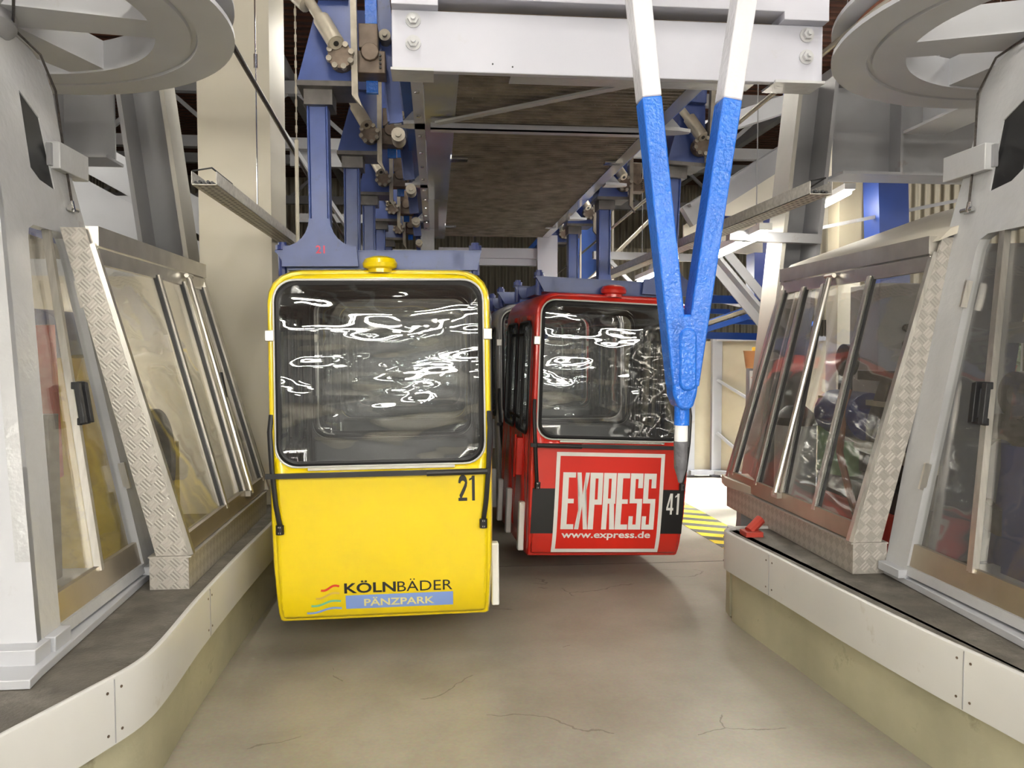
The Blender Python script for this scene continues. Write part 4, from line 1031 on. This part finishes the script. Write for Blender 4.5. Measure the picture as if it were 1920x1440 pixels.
b = MB(); b.tube((.265, 3.658, 2.875), (.265, 3.6605, 2.875), .004, 8); b.tube((.355, 3.658, 2.865), (.355, 3.6605, 2.865), .004, 8); b.build('drill_hole', 'black', t)

# the fork
t = thing('suspended_fork', 'blue and white painted V shaped steel fork with a taped rod, hanging in the foreground', 'fork', (.91, 2.9, 3.4))
def arm(p0, p1, z0, z1, mat, w_=.072, d_=.10):
    p0, p1 = Vector(p0), Vector(p1)
    at_ = lambda z: p0 + (p1 - p0) * ((z - p0.z) / (p1.z - p0.z))
    b = MB(); b.bar(at_(z0), at_(z1), w_, d_, (0, 1, 0)); 
    return b
AL0, AL1 = (.71, 2.9, 3.10), (.905, 2.9, 1.43)
AR0, AR1 = (1.165, 2.9, 3.10), (.925, 2.9, 1.43)
for p0, p1, nm in ((AL0, AL1, 'left'), (AR0, AR1, 'right')):
    arm(p0, p1, 1.46, 2.50, 'bright').build('arm', 'bright', t, bevel=.006, label='bright blue lower half of the %s arm' % nm)
    arm(p0, p1, 2.50, 3.60, 'forkwhite').build('arm', 'forkwhite', t, bevel=.006, label='white upper half of the %s arm' % nm)
b = MB(); b.prism([(.848, 2.85, 1.70), (.862, 2.85, 1.50), (.870, 2.85, 1.42), (.885, 2.85, 1.385), (.905, 2.85, 1.37), (.928, 2.85, 1.37), (.945, 2.85, 1.385), (.956, 2.85, 1.42), (.968, 2.85, 1.50), (.988, 2.85, 1.70), (.93, 2.85, 1.72), (.90, 2.85, 1.72)], (0, .1, 0)); b.build('fork_crotch', 'bright', t, bevel=.01)
b = MB(); b.prism([(x, 2.84, z) for x, z in rrect(.888, .952, 1.44, 1.67, .03, 5)], (0, .02, 0)); b.build('crotch_plate', 'bright', t, bevel=.008)
b = MB(); b.tube((.915, 2.9, 1.31), (.915, 2.9, 1.40), .028, 16); b.build('tip_collar', 'bright', t)
b = MB(); b.tube((.915, 2.9, 1.25), (.915, 2.9, 1.34), .022, 14); b.build('rod', 'rust', t)
b = MB(); b.tube((.913, 2.9, 1.245), (.914, 2.9, 1.32), .025, 16); b.build('white_tape', 'tapewhite', t)
b = MB(); b.lathe([(0, 1.09), (.008, 1.095), (.014, 1.12), (.024, 1.15), (.026, 1.25), (0, 1.25)], (.912, 2.9, 0), 16); b.build('grey_tape_wrap', 'tape', t)
b = MB(); b.b2((.5, 2.86, 3.45), (1.4, 2.94, 3.6)); b.build('top_bracket', 'grey', t)

# ------------------------------------------------------------------ slanted H columns and girders
def hcol(label, p0, p1, wd=.42, dp=.3, tk=.03, mat='steel', name='slanted_column'):
    t = thing(name, label, 'steel column', p0)
    p0, p1 = Vector(p0), Vector(p1); ex = Vector((1, 0, 0))
    b = MB(); b.bar(p0, p1, wd - .02, tk, (0, 1, 0)) if False else b.bar(p0 + Vector((0, dp / 2, 0)), p1 + Vector((0, dp / 2, 0)), tk, wd, (1, 0, 0)); b.build('web', mat, t)
    for s_ in (-1, 1):
        b = MB(); b.bar(p0 + ex * s_ * wd / 2, p1 + ex * s_ * wd / 2, tk, dp, (0, 1, 0)); b.build('flange', 'cream2' if (s_ < 0) == (p0.x > 0) else mat, t)
    return t
hcol('slanted dark grey H section column behind the left machine housing', (-1.64, 5.9, .517), (-2.03, 5.9, 3.6), .29, .28)
hcol('slanted grey H section column with pale flange behind the right machine housing', (2.48, 5.9, .0), (2.845, 5.9, 3.62), .27, .28)
for s_, x0_, x1_, lb in (('left', -2.2, -6.9, 'left'), ('right', 3.0, 8.9, 'right')):
    b = MB(); b.b2((x0_, 5.85, 2.90), (x1_, 5.87, 3.55)); b.b2((x0_, 5.7, 2.88), (x1_, 6.0, 2.90)); b.b2((x0_, 5.7, 3.55), (x1_, 6.0, 3.57))
    for k in range(4): xx = x0_ + (x1_ - x0_) * (k + .3) / 4; b.b2((xx, 5.7, 2.9), (xx + .02, 5.85, 3.55))
    tag(b.build('cross_girder', 'steel', loc=(x0_, 5.85, 2.9)), 'deep grey plate girder joining the slanted column on the %s' % lb, 'girder')
for s_, cx, ya in (('left', -2.75, 2.0), ('right', 3.62, 1.6)):
    b = MB(); b.b2((cx - .16, ya, 3.18), (cx + .16, 5.7, 3.20)); b.b2((cx - .01, ya, 3.2), (cx + .01, 5.7, 3.6)); b.b2((cx - .16, ya, 3.6), (cx + .16, 5.7, 3.62))
    tag(b.build('wheel_girder', 'grey_flat', loc=(cx, ya, 3.2)), 'pale grey girder carrying the %s rope wheel from above' % s_, 'girder')

# hall roof trusses
def bars(name, label, cat, segs, mat, w_=.08, h_=.08, group=None):
    b = MB()
    for s_ in segs: b.bar(s_[0], s_[1], s_[2] if len(s_) > 2 else w_, s_[3] if len(s_) > 3 else h_)
    o = b.build(name, mat, loc=segs[0][0]); return tag(o, label, cat, group)
for yy, wd in ((10.6, 'nearest'), (14.6, 'farthest')):
    segs = [((-7, yy, 4.9), (9, yy, 4.9), .12, .16), ((-7, yy, 4.2), (9, yy, 4.2), .12, .14)]
    x = -6.6; k = 0
    while x < 8.6:
        segs.append(((x, yy, 4.2 if k % 2 else 4.9), (x + .8, yy, 4.9 if k % 2 else 4.2), .05, .05)); x += .8; k += 1
    bars('roof_truss', '%s of the grey roof trusses crossing the hall under the brown boards' % wd, 'truss', segs, 'steel')
for x_, lb in ((-1.9, 'left of the cream column'), (-.9, 'above the left gondola row'), (2.2, 'above the right gondola row'), (5.2, 'over the far right of the hall')):
    bars('purlin', 'grey purlin running along the hall roof, ' + lb, 'beam', [((x_, -9, 5.12), (x_, 17.5, 5.12), .12, .2)], 'steel')

# ---- left background
bars('floor_beam', 'pale horizontal beam behind the left slanted column, upper one', 'beam', [((-7, 8.0, 2.95), (-1.6, 8.0, 2.95), .1, .16)], 'grey_flat')
bars('floor_beam', 'pale horizontal beam behind the left slanted column, lower one', 'beam', [((-7, 8.2, 2.35), (-1.4, 8.2, 2.35), .1, .2)], 'grey_flat')
bars('stair_girder', 'pale sloping girder descending towards the cream column on the left', 'girder', [((-5.4, 7.2, 4.6), (-1.7, 7.3, 2.55), .08, .28), ((-5.4, 7.1, 4.1), (-1.7, 7.2, 2.05), .03, .5)], 'grey_flat')
bars('sloping_pipe', 'navy blue sloping tube behind the left portal', 'pipe', [((-4.6, 6.8, 3.05), (-2.3, 6.8, 2.2), .07, .07)], 'navy')
o = MB().b2((-6.9, 10.2, 0), (-1.8, 10.3, 2.9)).build('partition', 'corr', loc=(-4, 10.2, 0)); tag(o, 'corrugated cream partition far behind the left machine housing', 'partition')
bars('handrail', 'thin pale handrail sloping down left of the blue gondola masts', 'railing', [((-1.6, 8.6, 3.9), (-.75, 9.4, 2.6), .04, .04), ((-1.6, 8.6, 3.4), (-1.6, 8.6, 1.4), .04, .04), ((-1.15, 9.0, 3.2), (-1.15, 9.0, 1.4), .03, .03)], 'grey_flat')
bars('gallery_beam', 'dull grey beams crossing behind the left gondola hangers', 'beam', [((-1.9, 11.0, 4.15), (.4, 11.0, 4.15), .1, .3), ((-1.9, 11.5, 3.4), (.4, 11.5, 3.4), .1, .12), ((-1.9, 11.5, 2.9), (.3, 11.5, 2.9), .1, .16)], 'steel')

# ---- far end behind the gondolas: small blue and grey columns
for i, (x_, y_) in enumerate(((1.95, 10.6), (2.35, 12.2), (2.75, 13.6))):
    o = MB().b2((x_ - .09, y_, 0), (x_ + .09, y_ + .18, 5.3)).build('post', 'brightflat', loc=(x_, y_, 0))
    tag(o, '%s bright blue post beyond the red gondola' % ('nearest', 'middle', 'farthest')[i], 'post')
bars('light_rods', 'thin pale rods and a slanting handrail beyond the red gondola', 'railing', [((1.72, 9.4, 0), (1.72, 9.4, 3.6), .02, .02), ((2.15, 9.6, 0), (2.15, 9.6, 3.8), .025, .025), ((1.5, 9.2, 2.1), (2.9, 9.9, 3.4), .035, .035)], 'roofcream')
o = MB().b2((2.6, 14.4, 0), (4.6, 14.5, 3.4)).build('partition', 'corr', loc=(3.6, 14.4, 0)); tag(o, 'cream corrugated sheet wall between blue posts beyond the red gondola', 'partition')
o = MB().b2((-1.6, 13.5, 0), (2.5, 13.7, 2.35)).build('dark_screen', 'oily', loc=(0, 13.5, 0)); tag(o, 'dark screen closing the hall behind the gondola rows', 'screen')

# ---- right background
bars('inclined_girder', 'pale inclined girder with white side panel behind the right column', 'girder', [((4.15, 8.0, 3.93), (2.55, 8.0, 2.92), .12, .22), ((4.15, 7.95, 4.03), (2.55, 7.95, 3.02), .2, .03)], 'steel')
b = MB(); b.prism([(4.2, 8.06, 3.9), (2.55, 8.06, 2.85), (2.55, 8.06, 2.62), (3.4, 8.06, 2.55), (4.2, 8.06, 2.9)], (0, .04, 0)); tag(b.build('side_panel', 'cream', loc=(4, 8.6, 2.4)), 'large pale sloping panel under the inclined girder, right of the fork', 'panel')
bars('blue_upright', 'blue upright between fork and right column, high under the roof', 'post', [((3.90, 8.5, 3.85), (3.90, 8.5, 5.3), .16, .2)], 'brightflat')
bars('blue_column', 'wide blue column standing behind the roof of the right housing', 'column', [((4.22, 7.0, 0), (4.08, 7.0, 3.3), .28, .26)], 'deepblue')
bars('blue_column', 'blue column behind the fluorescent lamp, left of the right column', 'column', [((3.34, 7.6, 0), (3.34, 7.6, 2.9), .2, .22), ((3.14, 7.5, 2.05), (3.14, 7.5, 2.5), .22, .2)], 'navy')
b = MB(); b.b2((5.0, 11.2, 2.0), (8.9, 11.3, 5.2)); tag(b.build('partition', 'corr', loc=(6.6, 11.2, 2)), 'corrugated cream wall high behind the blue column on the right', 'partition')
bars('rail_tube', 'blue rail tube behind the roof of the right housing', 'pipe', [((3.2, 6.9, 2.35), (7.5, 6.9, 3.25), .05, .05)], 'brightflat')
bars('rail_tube', 'thin grey rail above the blue rail behind the right housing', 'pipe', [((3.2, 6.95, 2.62), (7.5, 6.95, 3.5), .03, .03)], 'steel')
bars('brace_beam', 'pale brace with a yellow cable slanting down from the fluorescent lamp to the right housing', 'brace', [((2.52, 7.2, 2.50), (3.2, 7.2, 1.73), .17, .03), ((2.46, 7.17, 2.44), (3.14, 7.17, 1.67), .02, .08), ((2.60, 7.17, 2.55), (3.27, 7.17, 1.79), .02, .08)], 'steel')
bars('column_arm', 'grey arm projecting left from the right slanted column', 'arm', [((2.15, 5.75, 2.42), (2.85, 5.75, 2.40), .08, .07)], 'steel')
t = thing('gantry', 'blue steel gantry with sloping rails beyond the fork, above the exit', 'gantry', (2.9, 8.0, 1.7))
for s_ in (((2.4, 8.0, 1.73), (3.7, 8.0, 1.70), .09, .07), ((2.6, 8.1, 2.10), (3.35, 8.1, 2.09), .08, .08), ((2.5, 8.1, 1.98), (3.05, 8.1, 1.97), .06, .05), ((3.0, 7.9, 1.86), (3.9, 7.9, 1.84), .06, .05)):
    b = MB(); b.bar(*s_); b.build('cross_tube', 'brightflat', t)
for s_ in (((2.5, 7.5, 1.80), (3.45, 7.6, 2.12), .10, .03), ((2.5, 7.4, 1.75), (3.45, 7.5, 2.03), .05, .05)):
    b = MB(); b.bar(*s_); b.build('sloping_rail', 'brightflat', t)
b = MB(); b.bar((2.5, 7.42, 1.80), (3.4, 7.52, 2.09), .05, .03); b.build('wooden_lath', 'beige', t)
b = MB(); b.b2((3.55, 8.0, 0), (3.68, 8.15, 2.4)); b.build('leg', 'brightflat', t)
b = MB(); b.bar((2.6, 8.3, 2.2), (3.3, 8.3, 2.05), .3, .03); b.build('pale_sheet', 'plate', t)
# framed screens near the exit
t = thing('framed_partition', 'grey framed partition with beige panels near the exit, right of the fork', 'partition', (3.2, 10.0, 0))
for a, c in (((3.12, 9.62), (3.45, 9.6)), ((3.45, 9.6), (4.9, 8.6))):
    b = MB(); b.bar((a[0], a[1], .85), (c[0], c[1], .85), .02, 1.65, (0, 0, 1)) ; b.build('panel', 'beige', t)
for (x_, y_) in ((3.12, 9.58), (3.45, 9.56), (4.15, 9.07), (4.9, 8.56)):
    b = MB(); b.b2((x_ - .06, y_ - .03, 0), (x_ + .06, y_ + .05, 1.75)); b.build('frame_post', 'steel', t)
for s_ in [((3.45, 9.52, 1.2), (4.15, 9.03, .7), .05, .03), ((3.45, 9.52, .55), (3.9, 9.2, .1), .05, .03), ((3.12, 9.55, .06), (3.45, 9.55, .06), .12, .05), ((3.45, 9.53, .06), (4.9, 8.53, .06), .12, .05), ((3.45, 9.53, 1.7), (4.9, 8.53, 1.7), .1, .05)]:
    b = MB(); b.bar(*s_); b.build('frame_rail', 'steel', t)
t = thing('notice_board', 'slim grey post with a white printed sheet, left of the right housing', 'notice', (2.55, 6.6, 0))
b = MB(); b.bar((2.74, 6.62, 0), (2.74, 6.62, 1.42), .16, .05); b.build('backing', 'steel', t)
b = MB(); b.b2((2.67, 6.585, .95), (2.77, 6.592, 1.40)); o = b.build('printed_sheet', 'paper', t)
b = MB()
for i in range(6): b.b2((2.68, 6.583, .99 + .07 * i), (2.76, 6.585, .994 + .07 * i))
b.build('printed_lines', 'redm', o)
t = thing('plastic_tub', 'orange tub with a yellow top standing on the notice post', 'tub', (2.74, 6.64, 1.42))
b = MB(); b.lathe([(0, 1.42), (.08, 1.42), (.10, 1.56), (.105, 1.57), (0, 1.57)], (2.74, 6.64, 0), 20); b.build('tub_body', 'terracotta', t)
b = MB(); b.lathe([(0, 1.57), (.05, 1.57), (.05, 1.60), (0, 1.605)], (2.76, 6.64, 0), 16); b.build('tub_lid', 'yellowm', t)
b = MB(); b.prism([(2.28, 6.1, .001), (2.36, 6.1, .001), (2.62, 6.6, .001), (2.50, 9.5, .001), (2.24, 9.5, .001), (2.22, 7.0, .001)], (0, 0, .002)); tag(b.build('hazard_strip', 'hazard', loc=(2.4, 7.5, 0)), 'yellow and black hazard striping painted on the floor by the exit', 'floor marking')
bars('round_duct', 'beige round duct behind the right column lamp', 'duct', [((3.97, 7.5, 0), (3.97, 7.5, 3.25), .22, .22)], 'beige')
bars('diagonal_beam', 'long grey diagonal beam high behind the fork', 'beam', [((2.2, 7.6, 3.55), (5.0, 7.6, 4.5), .12, .16)], 'grey_flat')
bars('diagonal_beam', 'short grey beam low behind the fork, above the blue frame', 'beam', [((1.75, 8.8, 2.62), (3.0, 8.8, 2.6), .08, .08), ((1.9, 8.8, 2.6), (2.3, 8.8, 2.2), .04, .04), ((2.6, 8.8, 3.0), (2.3, 8.8, 2.2), .04, .04)], 'steel')
o = MB().tube((2.25, 6.2, 2.58), (2.35, 6.2, 2.58), .06, 14).build('lamp_motor', 'navy', loc=(2.3, 6.2, 2.58)); tag(o, 'small dark blue motor sitting on the right cable tray', 'motor')

# ------------------------------------------------------------------ fluorescent lamps
def fluo(p0, p1, label, group='fluorescent tube lamps', hung=True):
    p0, p1 = Vector(p0), Vector(p1)
    t = thing('fluorescent_lamp', label, 'lamp', (p0 + p1) / 2, group)
    b = MB(); b.bar(p0 + Vector((0, 0, .045)), p1 + Vector((0, 0, .045)), .09, .05, (0, 0, 1)); b.build('fixture', 'fix', t)
    d = (p1 - p0).normalized() * .03
    b = MB(); b.tube(p0 + d, p1 - d, .024, 10); b.build('tube', 'tube', t)
    for q in ((p0 * .85 + p1 * .15, p0 * .15 + p1 * .85) if hung else ()):
        b = MB(); b.tube((q.x, q.y, q.z + .06), (q.x, q.y, 5.3), .004, 6); b.build('suspension_rod', 'steel', t)
fluo((2.31, 5.45, 2.40), (2.47, 6.95, 2.40), 'lit fluorescent tube under the right cable tray, the largest one')
fluo((3.46, 6.45, 2.90), (3.60, 7.4, 2.90), 'lit fluorescent tube just right of the right column')
fluo((2.35, 8.0, 2.38), (2.42, 9.4, 2.38), 'lit fluorescent tube seen between the fork and the lamp under the tray')
k = 0
for x_, y_, z_, ax in [(-.42, 2.7, 4.2, 'y'), (2.05, 2.7, 4.2, 'y'), (-3.0, 2.3, 4.2, 'y'), (4.2, 2.3, 4.2, 'y'), (.65, 1.2, 4.3, 'x'), (-.75, 7.2, 4.1, 'y'), (2.1, 7.6, 4.1, 'y'), (-3.2, 6.8, 3.9, 'y'), (4.7, 6.9, 3.9, 'y'), (-.7, 10.3, 4.0, 'y'), (2.1, 10.2, 4.0, 'y'), (6.5, 9.5, 4.0, 'y'), (-4.6, 3.6, 3.3, 'y'), (-4.4, 5.9, 2.7, 'y'), (5.4, 3.0, 3.0, 'y'), (5.6, 6.0, 2.6, 'y')]:  # last four tubes are added at the sides to brighten portals and housings
    h = .75
    a = (x_, y_ - h, z_) if ax == 'y' else (x_ - h, y_, z_); c = (x_, y_ + h, z_) if ax == 'y' else (x_ + h, y_, z_)
    fluo(a, c, 'fluorescent tube hanging high in the hall, %s' % ['over the left gondola track front', 'over the right gondola track front', 'above the left rope wheel', 'above the right rope wheel', 'crosswise above the camera side', 'above the left gondola queue', 'above the right gondola queue', 'behind the left slanted column', 'behind the right slanted column', 'far down the left track', 'far down the right track', 'near the exit gate', 'added low behind the left portal to brighten it', 'added low behind the left housing to brighten it', 'added low behind the right portal to brighten it', 'added low behind the right housing to brighten it'][k]); k += 1
fluo((-2.555, 3.8, 1.66), (-2.555, 5.0, 1.66), 'added fluorescent tube brightening the inside of the left housing', hung=False)  # tube added to light the housing from within
k = 0
for y_ in (-.8, -1.7, -2.6, -3.6, -4.8, -6.2, -8.0):
    for x_ in (-3.0, -1.2, .5, 2.2, 4.0):
        ax = 'x' if (k % 3) else 'y'
        z_ = 2.55 + .3 * (k % 3)
        a = (x_, y_ - .7, z_) if ax == 'y' else (x_ - .7, y_, z_); c = (x_, y_ + .7, z_) if ax == 'y' else (x_ + .7, y_, z_)
        fluo(a, c, 'fluorescent tube behind the viewer, reflected in the cabin windows', 'tubes behind the viewer'); k += 1
